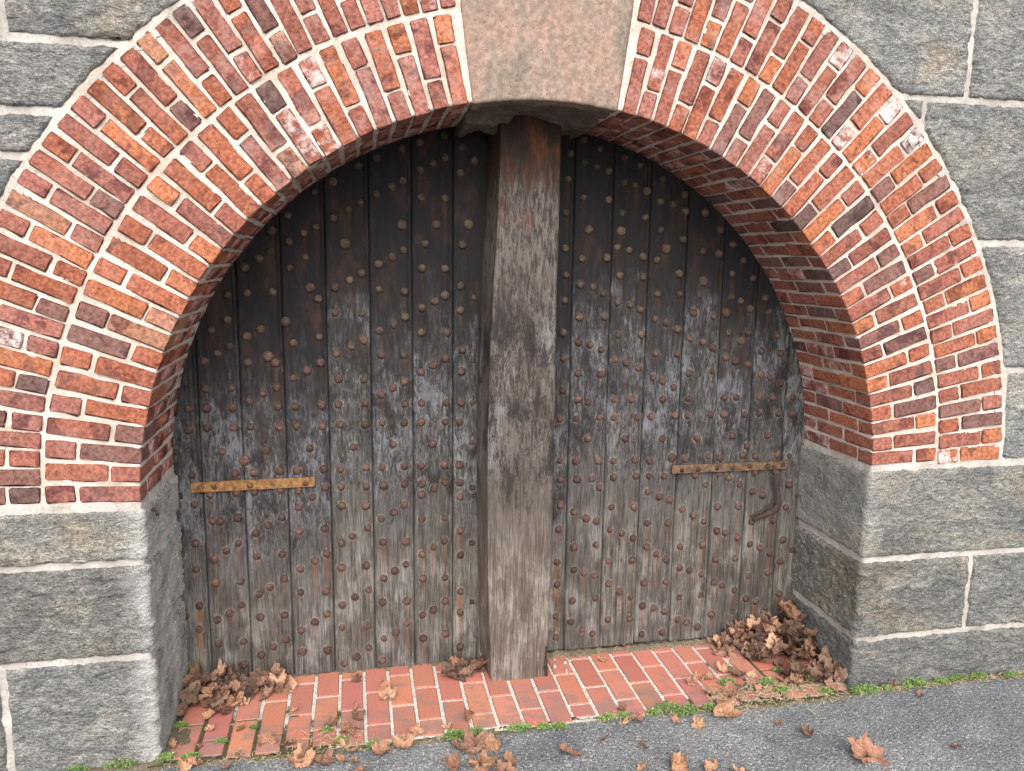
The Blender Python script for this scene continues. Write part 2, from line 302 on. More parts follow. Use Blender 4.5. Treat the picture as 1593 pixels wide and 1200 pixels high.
RIVETS_LEFT = """-460,1499 -343,1536 -275,1561 -265,1482 -541,1467 -657,1419 -741,1382 -854,1308 -937,1261 -1058,1154 -1129,1084 -342,1434 -395,1406 -458,1373 -203,1423 -270,1365 -538,1324 -590,1293 -659,1259 -733,1218 -789,1187 -856,1147 -936,1106 -988,1076 -1055,1038 -1139,992 -1189,959 -1252,919 -455,1249 -343,1247 -545,1123,L -383,1126,L -230,1131,L -805,1031,L -436,1038 -260,1036 -539,1007 -589,974 -653,940 -986,969 -1055,918 -451,923 -343,922 -268,842 -732,897 -787,865 -855,831 -653,823 -536,814 -968,830,L -932,779 -1135,809 -1247,804 -1330,797 -343,797 -391,769 -454,737 -270,726 -205,784,s -856,716 -734,712 -533,693 -584,658 -652,630 -456,619 -334,618 -1081,673,L -931,602 -729,587 -787,557 -1049,575 -1192,639 -1254,607 -1336,683 -1407,638 -1334,561 -259,534 -855,524 -1387,529 -1445,495 -1255,486 -1165,513,L -1132,484 -647,514 -541,510 -341,494 -400,462 -458,428 -263,429 -208,483,s -929,482 -991,446 -1054,410 -849,404 -730,397 -539,383 -594,355 -650,323 -1445,370 -1332,370 -1192,339 -1131,368 -1254,304 -1524,275 -1443,275 -1329,275 -1129,278 -1050,277 -930,279 -852,281 -728,283 -539,275 -458,278 -339,275 -265,273 -209,274,s -1526,179 -1445,185 -1330,183 -1255,183 -1125,179 -1047,180 -930,178 -848,184 -729,179 -647,186 -542,182 -459,184 -343,180 -273,178 -1385,70 -1191,72 -988,72 -785,70 -597,75 -404,73 -214,74,s -1287,21,L -1588,72,q -1523,-38 -1331,-37 -1248,-39 -1132,-36 -1052,-34 -929,-33 -850,-37 -726,-33 -651,-36 -544,-36 -462,-36 -346,-38 -272,-38 -925,-124 -848,-126 -727,-128 -647,-127 -543,-126 -458,-127 -345,-123 -270,-129 -399,-153 -208,-160,q -1448,-136 -1330,-131 -1248,-133 -1131,-128 -1047,-134 -1585,-136,q -1518,-179 -983,-170 -461,-183 -267,-202 -1048,-216 -847,-220 -735,-226 -546,-231 -597,-266 -659,-297 -460,-308 -345,-310 -1443,-262 -1409,-267 -1329,-253 -1128,-263 -1193,-299 -1251,-334 -930,-330 -1050,-337 -725,-338 -801,-376 -852,-409 -654,-416 -541,-421 -348,-428 -402,-457 -268,-377 -210,-447,q -1523,-370 -1332,-380 -1387,-415 -1445,-453 -1249,-451 -1132,-448 -924,-457 -981,-490 -1049,-529 -268,-506 -461,-493 -541,-540 -595,-571 -650,-606 -855,-534 -735,-531 -1588,-424,q -1527,-498 -1441,-571 -1329,-572 -1127,-574 -1195,-613 -1246,-643 -1052,-648 -933,-651 -727,-658 -791,-692 -855,-729 -658,-731 -539,-734 -457,-620 -345,-624 -344,-749 -267,-702 -405,-790 -460,-816 -268,-814 -207,-763,q -1522,-682 -1330,-692 -1385,-728 -1444,-758 -1247,-762 -1133,-760 -930,-768 -989,-807 -1056,-846 -857,-847 -735,-846 -537,-854 -594,-897 -653,-926 -458,-941 -343,-926 -268,-1001 -1528,-801 -1442,-882 -1327,-881 -1130,-888 -1189,-921 -1249,-957 -933,-961 -1051,-957 -730,-966 -791,-1009 -852,-1041 -664,-1045 -1330,-998 -1585,-734,q"""
RIVETS_RIGHT = """256,1558 261,1477 323,1542 404,1501 331,1433 394,1416 454,1398 533,1465 615,1432 251,1354 329,1268 456,1262 533,1347 592,1335 652,1309 735,1368 850,1297 244,1196 530,1201 650,1182 723,1261 792,1250 857,1216 965,1213 1050,1131 359,1118,L 526,1114,L 732,1123 851,1079 764,1032,L 962,1023 1048,1011 1124,1059 1187,978 242,1027 330,977 456,984 511,1036 572,1022 644,991 719,976 251,898 527,898 649,892 838,909 973,872,L 1132,911 1249,890 323,853 390,840 445,810 728,809 847,806 1323,788 1132,793 1185,772 1241,733 1350,717 247,775 521,766 589,755 640,727 324,692 455,691 721,681 780,662 841,629 928,713 1039,693 1108,713,L 1236,610 1129,609 243,614 530,605 651,602 918,581 982,564 1404,595 324,566 383,555 1203,566,L 1042,532 442,528 1320,511 1432,499 248,487 729,507 848,504 519,478 578,462 642,432 1120,482 1175,457 1248,442 325,410 445,405 725,383 777,363 838,330 919,403 1047,411 1324,389 1385,369 1443,337 248,326 326,278 382,262 517,273 613,273 780,269 922,268 1122,268 1192,268 1324,267 1398,263 1517,263 238,179 322,179 445,184 520,177 645,178 721,179 848,182 922,178 1051,180 1125,179 1245,174 1328,177 1442,174 1514,172 385,73 585,67 787,60 980,57 1184,61 1384,59 1272,3 242,-37 324,-40 442,-43 526,-50 644,-46 723,-55 846,-44,L 922,-55 1049,-43 1120,-56 1247,-48 1323,-53 1449,-52 1520,-59,s 247,-136 333,-137 413,-140 529,-136 651,-136 723,-138 807,-142 980,-144 1121,-144 1175,-168 1324,-144 1446,-147 452,-187 1046,-199 1241,-206 1527,-220 720,-223 784,-251 842,-271 1320,-250 1380,-274 1579,-283,s 250,-272 322,-310 386,-348 443,-366 523,-296 647,-301 917,-329 982,-364 1045,-401 1120,-325 1243,-329 1520,-346 245,-400 723,-394 841,-399 519,-420 585,-442 649,-472 1123,-460 1171,-474 1245,-504 1325,-418 1450,-417 1323,-547 1383,-571 1443,-605 1516,-533 1572,-596,q 327,-501 446,-495 727,-525 781,-567 838,-602 914,-535 1043,-532 240,-580 519,-592 646,-594 1125,-622 1240,-623 1507,-656 331,-626 384,-647 443,-664 917,-655 973,-672 1047,-699 241,-702 522,-717 719,-725 842,-726 1326,-731 1439,-723 1124,-751 1172,-775 1245,-804 585,-765 648,-801 324,-795 452,-790 716,-854 779,-872 841,-899 924,-823,q 1049,-820,q 1316,-860 1379,-884 1440,-926 1513,-844 238,-877 319,-914 525,-920 647,-924 922,-950 973,-970 1040,-1003 1117,-936 1244,-932,q 382,-960 440,-991 241,-994 718,-1018 836,-1017"""

# ------------------------------------------------------------------ object helpers
def link(o, parent=None):
    COL.objects.link(o)
    if parent is not None:
        o.parent = parent
        if parent.type == 'EMPTY': o.matrix_parent_inverse = Matrix.Translation(-Vector(parent.location))
    return o
def mk_mesh(name, verts, faces, mat, smooth=True):
    me = bpy.data.meshes.new(name)
    me.from_pydata([tuple(v) for v in verts], [], [tuple(f) for f in faces])
    if smooth: me.polygons.foreach_set('use_smooth', [True]*len(me.polygons))
    me.materials.append(mat); me.update()
    if smooth == 'area':
        P = np.array([v.co[:] for v in me.vertices]); N = np.zeros_like(P)
        for p in me.polygons:
            n = np.array(p.normal[:])*p.area**1.5
            for i in p.vertices: N[i] += n
        N /= np.linalg.norm(N, axis=1)[:, None]+1e-12
        me.normals_split_custom_set_from_vertices([tuple(n) for n in N])
    return me
def mk(name, verts, faces, mat, parent=None, smooth=True):
    return link(bpy.data.objects.new(name, mk_mesh(name, verts, faces, mat, smooth)), parent)
def inst(name, me, parent=None, loc=(0, 0, 0), rot=(0, 0, 0), scale=(1, 1, 1), color=None):
    o = bpy.data.objects.new(name, me); o.location = loc; o.rotation_euler = rot; o.scale = scale
    if color is not None: o.color = color
    return link(o, parent)
def empty(name, loc):
    o = bpy.data.objects.new(name, None); o.location = loc; o.empty_display_size = 0.1; COL.objects.link(o); return o
def tag(o, label=None, cat=None, group=None, kind=None):
    if label: o['label'] = label
    if cat: o['category'] = cat
    if group: o['group'] = group
    if kind: o['kind'] = kind
    return o
def fr(x, y, z, s, octv=4): return mn.fractal((x*s, y*s, z*s), 0.9, 2.0, octv)
def sstep(a, b, x):
    t = min(1.0, max(0.0, (x-a)/(b-a))); return t*t*(3-2*t)
def merge(parts):
    V, F = [], []
    for v, f in parts:
        n = len(V); V += list(v); F += [tuple(i+n for i in q) for q in f]
    return V, F

R1, R2, R3 = 1.600, 1.955, 2.300           # opening, joint between the two rings, outside of the arch
DY = 0.573                                 # face of the doors
GZ = -1.095                                # asphalt
KEYA = 0.187                               # half angle of the keystone

# ------------------------------------------------------------------ ground
def gridmesh(xs, ys, fz):
    V = [(x, y, fz(x, y)) for y in ys for x in xs]; n = len(xs)
    F = [(j*n+i, j*n+i+1, (j+1)*n+i+1, (j+1)*n+i) for j in range(len(ys)-1) for i in range(n-1)]
    return V, F
far = lambda s: [s*q for q in (60, 40, 25, 15, 10, 7, 5)]
xs = far(-1) + list(np.linspace(-3.6, 3.8, 250)) + far(1)[::-1]
ys = [-60, -40, -25, -15, -10, -7, -5, -4] + list(np.linspace(-3.2, 0.12, 120)) + [0.8, 2, 6, 20, 60]
def asphalt_z(x, y):
    if abs(x) > 4 or y < -3.3 or y > 0.2: return GZ-0.002
    return GZ + 0.006*fr(x, y, 0, 1.7, 3) + 0.002*fr(x, y, 3, 14, 2)
v, f = gridmesh(xs, ys, asphalt_z)
tag(mk('asphalt_road', v, f, M['asphalt']), 'grey worn asphalt in front of the gate', kind='structure')

# brick paving in the recess
PX0, PP = -0.755, 0.1163
pav_rng = random.Random(3)
pv = mk('brick_paving', *gridmesh(list(np.linspace(-1.63, 1.63, 200)), list(np.linspace(-0.05, 0.62, 46)),
        lambda x, y: -1.0905 + 0.0011*fr(x, y, 1, 30, 3)), M['pjoint'])
tag(pv, 'red brick paving with pale joints in front of the doors', kind='structure')

def worn_box(lx, ly, lz, seed, chip=0.003, ch=0.005, nx=5, drop=()):
    """box with softened, slightly chipped arrises; about 100 triangles"""
    r = random.Random(seed)
    def line(l, n):
        h = l/2; b = min(ch, h*0.4)
        inner = [(-h+b) + (2*h-2*b)*i/(n-1) for i in range(n)]
        return [-h] + inner + [h]
    X, Y, Z = line(lx, nx-1), line(ly, 2), line(lz, 2)
    idx, V = {}, []
    def vert(i, j, k):
        key = (i, j, k)
        if key in idx: return idx[key]
        p = [X[i], Y[j], Z[k]]; e = [i in (0, len(X)-1), j in (0, len(Y)-1), k in (0, len(Z)-1)]
        s = sum(e)
        if s >= 2:
            pull = ch*(0.42 if s == 2 else 0.62)
            for a in range(3):
                if e[a]: p[a] -= math.copysign(pull + abs(r.gauss(0, chip*0.5)), p[a])
        else:
            for a in range(3):
                if e[a]: p[a] += r.gauss(0, chip*0.22)
        for a in range(3):
            if not e[a]: p[a] += r.uniform(-1, 1)*chip*0.6
        idx[key] = len(V); V.append(p); return idx[key]
    F = []
    nX, nY, nZ = len(X)-1, len(Y)-1, len(Z)-1
    for i in range(nX):
        for k in range(nZ):
            F.append((vert(i, 0, k), vert(i+1, 0, k), vert(i+1, 0, k+1), vert(i, 0, k+1)))
            if 'y' not in drop: F.append((vert(i, nY, k), vert(i, nY, k+1), vert(i+1, nY, k+1), vert(i+1, nY, k)))
    for i in range(nX):
        for j in range(nY):
            if 'z' not in drop: F.append((vert(i, j, 0), vert(i, j+1, 0), vert(i+1, j+1, 0), vert(i+1, j, 0)))
            F.append((vert(i, j, nZ), vert(i+1, j, nZ), vert(i+1, j+1, nZ), vert(i, j+1, nZ)))
    for j in range(nY):
        for k in range(nZ):
            F.append((vert(0, j, k), vert(0, j, k+1), vert(0, j+1, k+1), vert(0, j+1, k)))
            F.append((vert(nX, j, k), vert(nX, j+1, k), vert(nX, j+1, k+1), vert(nX, j, k+1)))
    return V, F

PAVL = 0.259
pave_me = [mk_mesh('paver', *worn_box(0.1010, PAVL, 0.05, 900+i, 0.0022, 0.004, nx=3), M['paving'], 'area') for i in range(6)]
for c in range(-8, 21):
    x0 = PX0 + PP*c + PP/2
    if abs(x0) > 1.60: continue
    ph = 0.085 if c % 2 == 0 else 0.220
    for q in range(-2, 3):
        ya, yb = ph + 0.272*q, ph + 0.272*(q+1)
        ya2, yb2 = max(ya, -0.035 + 0.02*math.sin(c*1.7)), min(yb, 0.60)
        if yb2 - ya2 < 0.03: continue
        g = (pav_rng.uniform(-1, 1), pav_rng.uniform(-1, 1))
        base = (np.array(srgb(178, 108, 88))*0.85 + np.array((0.30, 0.22, 0.19))*0.15) * pav_rng.uniform(0.88, 1.10)
        base = base*np.array([1, pav_rng.uniform(0.9, 1.12), pav_rng.uniform(0.9, 1.15)])
        # bricks right at the post are hidden under it
        L = yb2 - ya2 - 0.013
        zoff = 0.0
        inst('brick', pave_me[pav_rng.randrange(6)], pv, (x0 + g[0]*0.0015, (ya2+yb2)/2, -1.085 - 0.025 + g[1]*0.0012 + zoff),
             (g[0]*0.004, g[1]*0.004, g[0]*0.006), (1, L/PAVL, 1), tuple(base)+(1,))

# soil that has gathered along the paving edge and the foot of the walls
SOIL_V = []
def soil_band(x0, x1, yc, wid, hz, seed, zb=GZ):
    nx, ny = max(8, int((x1-x0)/0.012)), 9
    V = []
    for j in range(ny):
        t = j/(ny-1)*2-1
        for i in range(nx):
            x = x0 + (x1-x0)*i/(nx-1)
            w = wid*(0.65 + 0.7*abs(fr(x, seed, 0, 4, 3)))
            y = (yc(x) if callable(yc) else yc) + t*w + 0.012*fr(x, t, seed, 9, 3)
            e = min(1, (x-x0)/0.05, (x1-x)/0.05)
            z = zb - 0.004 + hz*(1-t*t)*max(0, e)*(0.6 + 0.9*abs(fr(x, y, seed, 16, 3))) + 0.002*fr(x, y, seed, 60, 2)
            V.append((x, y, z))
    F = [(j*nx+i, j*nx+i+1, (j+1)*nx+i+1, (j+1)*nx+i) for j in range(ny-1) for i in range(nx-1)]
    return V, F
edge_y = lambda x: -0.035 + 0.02*math.sin(x*3.1+1)
parts = [soil_band(-1.6, 1.62, lambda x: edge_y(x)-0.012, 0.030, 0.012, 1.0), soil_band(1.55, 3.6, -0.03, 0.05, 0.014, 2.0), soil_band(-3.4, -1.55, -0.02, 0.045, 0.012, 3.0),
         soil_band(-1.60, 0.0, 0.575, 0.035, 0.014, 4.0, -1.09), soil_band(0.10, 1.60, 0.555, 0.045, 0.026, 5.0, -1.085), soil_band(-1.62, -1.46, 0.12, 0.16, 0.012, 6.0, -1.087),
         soil_band(0.95, 1.62, 0.08, 0.10, 0.010, 7.0, -1.088)]
tag(mk('soil', *merge(parts), M['soil']), 'dry soil and grit along the paving edge', kind='structure')

# ------------------------------------------------------------------ stone wall
wall = empty('stone_wall', (0, 0, GZ))
tag(wall, 'rough grey stone block wall around the brick arch', 'wall')
def path_flat(u): return u, 0.0, 0.0, -1.0
def path_jamb(side, xc=R1, rc=0.016):
    def p(u):                                  # u > 0 along the front, u < 0 into the reveal
        if u > rc: x, y, nx, ny = xc+u, 0.0, 0.0, -1.0
        elif u < -rc: x, y, nx, ny = xc, -u, -1.0, 0.0
        else:
            a = (u/rc+1)/2*math.pi/2
            x, y, nx, ny = xc+rc-rc*math.cos(a), rc-rc*math.sin(a), -math.cos(a), -math.sin(a)
        return side*x, y, side*nx, ny
    return p
CLIP = R3 + 0.012
def sheet(path, us, vs, hfun, clip=None, flip=False):
    """displaced sheet over (u, v); faces inside the clip circle are dropped and the rim pulled onto it"""
    nu = len(us); V, P = [], []
    for vv in vs:
        for uu in us:
            x, y, nx, ny = path(uu); P.append((x, y, vv, nx, ny, uu))
    F = []
    for j in range(len(vs)-1):
        for i in range(nu-1):
            q = (j*nu+i, j*nu+i+1, (j+1)*nu+i+1, (j+1)*nu+i)
            if clip is not None:
                cx = (P[q[0]][0]+P[q[2]][0])/2; cz = (P[q[0]][2]+P[q[2]][2])/2
                if math.hypot(cx, cz) < clip: continue
            F.append(q if not flip else q[::-1])
    used = sorted({i for q in F for i in q}); mp = {o: n for n, o in enumerate(used)}
    for i in used:
        x, y, z, nx, ny, uu = P[i]
        if clip is not None:
            r = math.hypot(x, z)
            if r < clip: x, z = x*clip/r, z*clip/r
        h = hfun(x, y, z, uu)
        V.append((x+nx*h, y+ny*h, z))
    return V, [tuple(mp[i] for i in q) for q in F]
def skirt(V, F, dvec):
    cnt = {}
    for q in F:
        for a, b in zip(q, q[1:]+q[:1]): cnt[(a, b)] = 1
    V = list(V); new = {}
    def nv(i):
        if i not in new: new[i] = len(V); p = V[i]; d = dvec(p); V.append((p[0]+d[0], p[1]+d[1], p[2]+d[2]))
        return new[i]
    F = list(F)
    for (a, b) in list(cnt):
        if (b, a) not in cnt: F.append((b, a, nv(a), nv(b)))
    return V, F

def stone(path, u0, u1, v0, v1, seed, clip=None, bulge=0.010, rough=0.012, step=0.0095, tint=(0.8, 0.8, 0.8, 0.5), flip=False, opens=(False, False), gap=0.0085, edge=0.013, name='stone', lime=0.0):
    u0 += gap; u1 -= gap; v0 += gap; v1 -= gap
    nu, nv = max(6, int((u1-u0)/step)+1), max(6, int((v1-v0)/step)+1)
    us, vs = list(np.linspace(u0, u1, nu)), list(np.linspace(v0, v1, nv))
    s = seed*7.31
    def h(x, y, z, u):
        d = min(1e9 if opens[0] else u-u0, 1e9 if opens[1] else u1-u, z-v0, v1-z)
        if clip is not None: d = min(d, math.hypot(x, z)-clip)
        d = d + 0.007*fr(x+s, y, z, 16, 4)
        if y > 0.03: d -= 0.005 if x > 0 else 0.013
        t = sstep(-0.004, edge, d)
        fl = fr(x+s, y, z*1.8, 3.2, 4)
        rg = abs(fr(x*0.8+s, y+4, z*2.2, 7.0, 4))
        return -0.022*(1-t) + max(0.010*t, bulge*t + rough*0.62*t*(0.9*fl - 0.9*rg + 0.35)*(0.45 if y > 0.03 else 1.0) + rough*0.35*t*fr(x, y+s, z*1.5, 30, 3) + 0.0042*t*(0.5-abs(fr(x*0.9+s, y, z*1.7, 21, 4))) + 0.0022*t*fr(x, y, z*1.4+s, 60, 2))
    V, F = sheet(path, us, vs, h, clip, flip)
    V, F = skirt(V, F, lambda p: (0, 0.10, 0) if abs(p[0]) > R1+0.03 else (math.copysign(0.10, p[0]), 0, 0))
    o = mk(name, V, F, M['stone'], wall); o.color = tint
    if lime:
        P = np.array(V); ax = np.abs(P[:, 0])
        L = np.where(ax < R1+0.012, 1.0, np.clip(1-(ax-R1)/0.10, 0, 1))
        at = o.data.attributes.new('lime', 'FLOAT', 'POINT'); at.data.foreach_set('value', (lime*L).astype(np.float32))
    return o
JR, JL = path_jamb(1), path_jamb(-1)
T = lambda k, w=0.5, g=1.0, b=1.0: (0.80*k, 0.80*k*g, 0.80*k*b, w)
# right jamb, three courses that turn the corner into the reveal
stone(JR, -0.62, 2.0, -0.435, 0.018, 1, bulge=0.009, rough=0.010, tint=T(0.92, 0.5, 1.0, 0.97), flip=True, lime=0.35)
stone(JR, -0.62, 0.598, -0.838, -0.435, 2, bulge=0.011, rough=0.022, tint=T(0.84, 0.8, 0.99, 0.96), flip=True)
stone(JR, 0.598, 1.7, -0.838, -0.435, 3, bulge=0.011, rough=0.022, tint=T(0.86, 0.3), flip=True)
stone(JR, -0.62, 1.5, -1.25, -0.838, 4, bulge=0.010, rough=0.016, tint=T(0.74, 0.1), flip=True)
stone(JR, 2.0, 3.9, -0.435, 0.018, 41, step=0.05, flip=True); stone(JR, 1.7, 3.9, -0.838, -0.435, 42, step=0.05, flip=True); stone(JR, 1.5, 3.9, -1.25, -0.838, 43, step=0.05, flip=True)
# left jamb
stone(JL, -0.62, 1.3, -0.232, -0.004, 5, bulge=0.010, rough=0.014, tint=T(1.10, 0.9, 0.98, 0.94), lime=1.0)
stone(JL, -0.62, 0.9, -0.630, -0.232, 6, bulge=0.011, rough=0.020, tint=T(0.84, 0.9, 0.98, 0.95), lime=1.0)
stone(JL, -0.62, 0.545, -1.25, -0.630, 7, bulge=0.011, rough=0.016, tint=T(0.96, 0.2), lime=1.0)
stone(JL, 0.545, 1.6, -1.25, -0.630, 8, bulge=0.011, rough=0.016, tint=T(0.9, 0.4))
stone(JL, 1.3, 3.2, -0.232, -0.020, 44, step=0.05); stone(JL, 0.9, 3.2, -0.630, -0.232, 45, step=0.05); stone(JL, 1.6, 3.2, -1.25, -0.630, 46, step=0.05)
# right of the arch
stone(path_flat, 2.28, 3.1, 0.030, 0.475, 9, CLIP, rough=0.012, tint=T(1.15, 0.3))
stone(path_flat, 2.06, 3.3, 0.475, 1.070, 10, CLIP, rough=0.013, tint=T(1.05, 0.2))
stone(path_flat, 1.55, 1.705, 1.59, 1.690, 11, CLIP, rough=0.006, bulge=0.006, tint=T(1.0, 0.2), gap=0.004)
stone(path_flat, 1.705, 2.9, 1.070, 1.690, 12, CLIP, rough=0.012, tint=T(0.95, 0.2))
stone(path_flat, 0.9, 1.915, 1.690, 2.300, 13, CLIP, rough=0.010, tint=T(1.1, 0.9))
stone(path_flat, 1.915, 3.1, 1.690, 2.300, 14, CLIP, rough=0.010, tint=T(1.0, 0.3))
# left of the arch
stone(path_flat, -1.945, -0.9, 1.715, 2.200, 15, CLIP, rough=0.016, tint=T(0.98, 0.9))
stone(path_flat, -3.0, -1.945, 1.715, 2.200, 16, CLIP, rough=0.014, tint=T(1.05, 0.2))
stone(path_flat, -2.7, -1.4, 1.470, 1.715, 17, CLIP, rough=0.013, tint=T(0.95, 0.1))
stone(path_flat, -2.5, -1.6, 1.312, 1.470, 18, CLIP, rough=0.016, tint=T(1.0, 0.3))
stone(path_flat, -2.9, -1.8, 0.92, 1.312, 19, CLIP, rough=0.014, tint=T(0.92, 0.2))
# the wall goes on outside the picture
sid = 60
for (u0, u1, v0, v1) in [(3.1, 5.5, .03, .475), (3.3, 5.5, .475, 1.07), (2.9, 5.5, 1.07, 1.69), (3.1, 5.5, 1.69, 2.3), (-5.2, -2.3, .02, .47), (-5.2, -2.2, .47, .92), (-5.2, -2.9, .92, 1.312), (-5.2, -2.5, 1.312, 1.47), (-5.2, -2.7, 1.47, 1.715), (-5.2, -3.0, 1.715, 2.2),
                         (-5.2, -3.2, 2.2, 2.8), (-3.2, -1.9, 2.2, 2.8), (-1.9, -0.4, 2.2, 2.8), (0.4, 1.5, 2.3, 2.8), (1.5, 2.7, 2.3, 2.8), (2.7, 5.5, 2.3, 2.8), (-5.2, -2.0, 2.8, 3.4), (-2.0, 0.3, 2.8, 3.4), (0.3, 2.4, 2.8, 3.4), (2.4, 5.5, 2.8, 3.4)]:
    sid += 1; stone(path_flat, u0, u1, v0, v1, sid, CLIP, step=0.05)
# lime mortar between the blocks
mh = lambda x, y, z, u: -0.0020 + 0.004*fr(x, y, z, 9, 3) + 0.005*fr(x, y, z, 40, 3)
lin = lambda a, b, s: list(np.linspace(a, b, int((b-a)/s)+2))
uf = [-5.2, -4.2, -3.2] + lin(-2.5, 2.9, 0.016) + [3.5, 4.5, 5.5]
vf = lin(-0.02, 2.35, 0.016) + [2.8, 3.4]
uj = lin(-0.62, 1.3, 0.014) + [1.6, 2.2, 3.0, 3.9]
wm = merge([sheet(path_flat, uf, vf, mh, CLIP-0.05), sheet(JR, uj, lin(-1.26, 0.03, 0.014), mh, None, True), sheet(JL, uj, lin(-1.26, 0.012, 0.014), mh, None)])
mk('mortar', *wm, M['wmortar'], wall)

# ------------------------------------------------------------------ brick arch
arch = empty('brick_arch', (0, 0, 0))
tag(arch, 'two-ring red brick arch with sandstone keystone over the double doors', 'arch')
def ring_mortar():
    V, F = [], []
    rs = [('y', yy) for yy in np.linspace(0.63, 0.02, 34)] + [('c', a) for a in (0.0, 0.5, 1.0)] + [('r', rr) for rr in np.arange(R1+0.016, R3+0.035, 0.0115)]
    nt = 420; ths = np.linspace(-0.012, math.pi+0.012, nt)
    for kind, q in rs:
        for th in ths:
            c, s = math.cos(th), math.sin(th)
            if kind == 'y': r, y, nr, ny = R1, q, -1, 0
            elif kind == 'c':
                a = q*math.pi/2; r, y, nr, ny = R1+0.012*(1-math.cos(a)), 0.012*(1-math.sin(a)), -math.cos(a), -math.sin(a)
            else: r, y, nr, ny = q, 0.0, 0, -1
            h = -0.0036 + 0.0026*fr(r*c, y, r*s, 26, 3) + 0.0022*fr(r*c, y, r*s, 90, 2)
            if kind == 'r' and q > R3-0.03: h += 0.004*sstep(R3-0.015, R3+0.02, q) + 0.004*fr(r*c, 2, r*s, 12, 3)
            if kind == 'r' and abs(q-R2) < 0.02: h -= 0.001
            if kind == 'y': h = h*0.6 - 0.0012
            if kind == 'y' and th > 1.75: h += 0.0025*abs(fr(r*c, y, r*s, 14, 3))
            r += nr*h; y += ny*h
            V.append((r*c, y, r*s))
    for j in range(len(rs)-1):
        for i in range(nt-1): F.append((j*nt+i, j*nt+i+1, (j+1)*nt+i+1, (j+1)*nt+i))
    return V, F
ring = mk('mortar', *ring_mortar(), M['mortar'], arch)

LS, LH, TH = 0.222, 0.107, 0.058
bS = [mk_mesh('brick_end', *worn_box(LS, LH, TH, 100+i, 0.0060, 0.0050), M['brick'], 'area') for i in range(14)]
bH = [mk_mesh('brick_side', *worn_box(LH, LS, TH, 200+i, 0.0060, 0.0050, nx=4), M['brick'], 'area') for i in range(14)]
br = random.Random(11)
PAL = {'red': srgb(156, 95, 79), 'orange': srgb(186, 114, 78), 'rust': srgb(168, 99, 73), 'pink': srgb(160, 103, 91), 'dark': srgb(104, 79, 75), 'plum': srgb(126, 88, 81), 'tan': srgb(174, 124, 98), 'smooth': srgb(146, 87, 73)}
def brick_col(deg, ringno, inner, soffit=False):
    """deg 0 = right springing, 180 = left springing"""
    top = abs(deg-90)
    if soffit: w = dict(smooth=4, red=4, rust=2, pink=2, plum=1.2, dark=0.5)
    elif deg < 90:
        if top < 38: w = dict(red=5, pink=4, rust=3, orange=1.5, plum=1)
        elif ringno == 1: w = dict(smooth=4 if deg < 25 and inner else 1, red=3, rust=3, orange=2, dark=1.1, plum=1.6)
        else: w = dict(rust=4, orange=3.5, red=2.5, plum=1.4, dark=0.9)
    else:
        if top < 30: w = dict(red=4, pink=4, rust=3, orange=2, plum=1)
        elif top < 68: w = dict(orange=3.2, rust=4, red=3, pink=2, plum=1.5, dark=1.0, tan=1.6)
        else: w = dict(red=3.5, plum=3.5, pink=2.5, rust=2.2, orange=1, dark=1.2)
    kk = br.choices(list(w), list(w.values()))[0]
    c = (np.array(PAL[kk])*0.88 + np.array((0.27, 0.18, 0.15))*0.12) * (br.uniform(0.84, 1.08) if soffit else br.uniform(0.72, 0.95))
    e = (0.65 if br.random() < 0.20 else 0.12) if top < 42 and not soffit else (0.9 if br.random() < 0.07 else 0.05)
    if soffit: e = 0.5 if br.random() < 0.18 else 0.05
    return tuple(c) + (e,)
small = []                                   # narrow bricks deep in the left soffit and the far rows
def put_brick(kind, th, rmid, ymid, thick, col, small_ok=False, lenscale=1.0):
    me = (bS if kind == 'S' else bH)[br.randrange(14)]
    jr, jt, jy = br.gauss(0, 0.0016), br.gauss(0, 0.0012)/rmid, br.gauss(0, 0.0012)
    r, t = rmid+jr, th+jt
    loc = Vector((r*math.cos(t), ymid+jy, r*math.sin(t)))
    rot = (br.gauss(0, 0.008), -t + br.gauss(0, 0.010), br.gauss(0, 0.004))
    fx = 1 if br.random() < 0.5 else -1
    sc = (lenscale*br.uniform(0.975, 1.01), 1.0, thick/TH*br.uniform(0.94, 1.03))
    if small_ok:
        from mathutils import Euler
        mat = Matrix.LocRotScale(loc, Euler(rot), Vector(sc)); small.append((me, mat)); return
    inst('brick', me, arch, loc, rot, sc, col)
NSHOWN = 0
def course_set(n, t0, t1, right):
    """inner ring courses, with the bricks that run back along the soffit"""
    global NSHOWN
    for i in range(n):
        th = t0 + (t1-t0)*(i+0.5)/n; dt = (t1-t0)/n; pitch = abs(dt)*R1; thick = pitch - (0.0085 if right else 0.0105)
        deg = math.degrees(th); first = 'S' if i % 2 == 0 else 'H'
        r = R1 - 0.002; y0 = -0.005
        cin, cout = brick_col(deg, 1, True), brick_col(deg, 1, False)
        cut = br.random() < 0.08
        if first == 'S':
            put_brick('S', th, r+LS/2, y0+LH/2, thick, cin); put_brick('H', th, r+LS+0.012+LH/2, y0+LS/2, thick*1.06, cout)
            run = [('H', LH+0.012), ('H', LH+LS+0.026)]
        else:
            put_brick('H', th, r+LH/2, y0+LS/2, thick, cin); put_brick('S', th, r+LH+0.012+LS/2, y0+LH/2, thick*1.06, cout)
            run = [('H', LS+0.012), ('S', 2*LS+0.026)]
        for kind, ys in run:
            ln = LS if kind == 'H' else LH
            rm = r + (LH if kind == 'H' else LS)/2 - 0.001
            so = not (right and deg < 62 and NSHOWN < 60)
            if not so: NSHOWN += 1
            put_brick(kind, th, rm, y0+ys+ln/2, thick*0.95, brick_col(deg, 1, True, True), so)
course_set(31, 0.018, math.pi/2-KEYA-0.008, True)
course_set(29, math.pi-0.006, math.pi/2+KEYA+0.008, False)
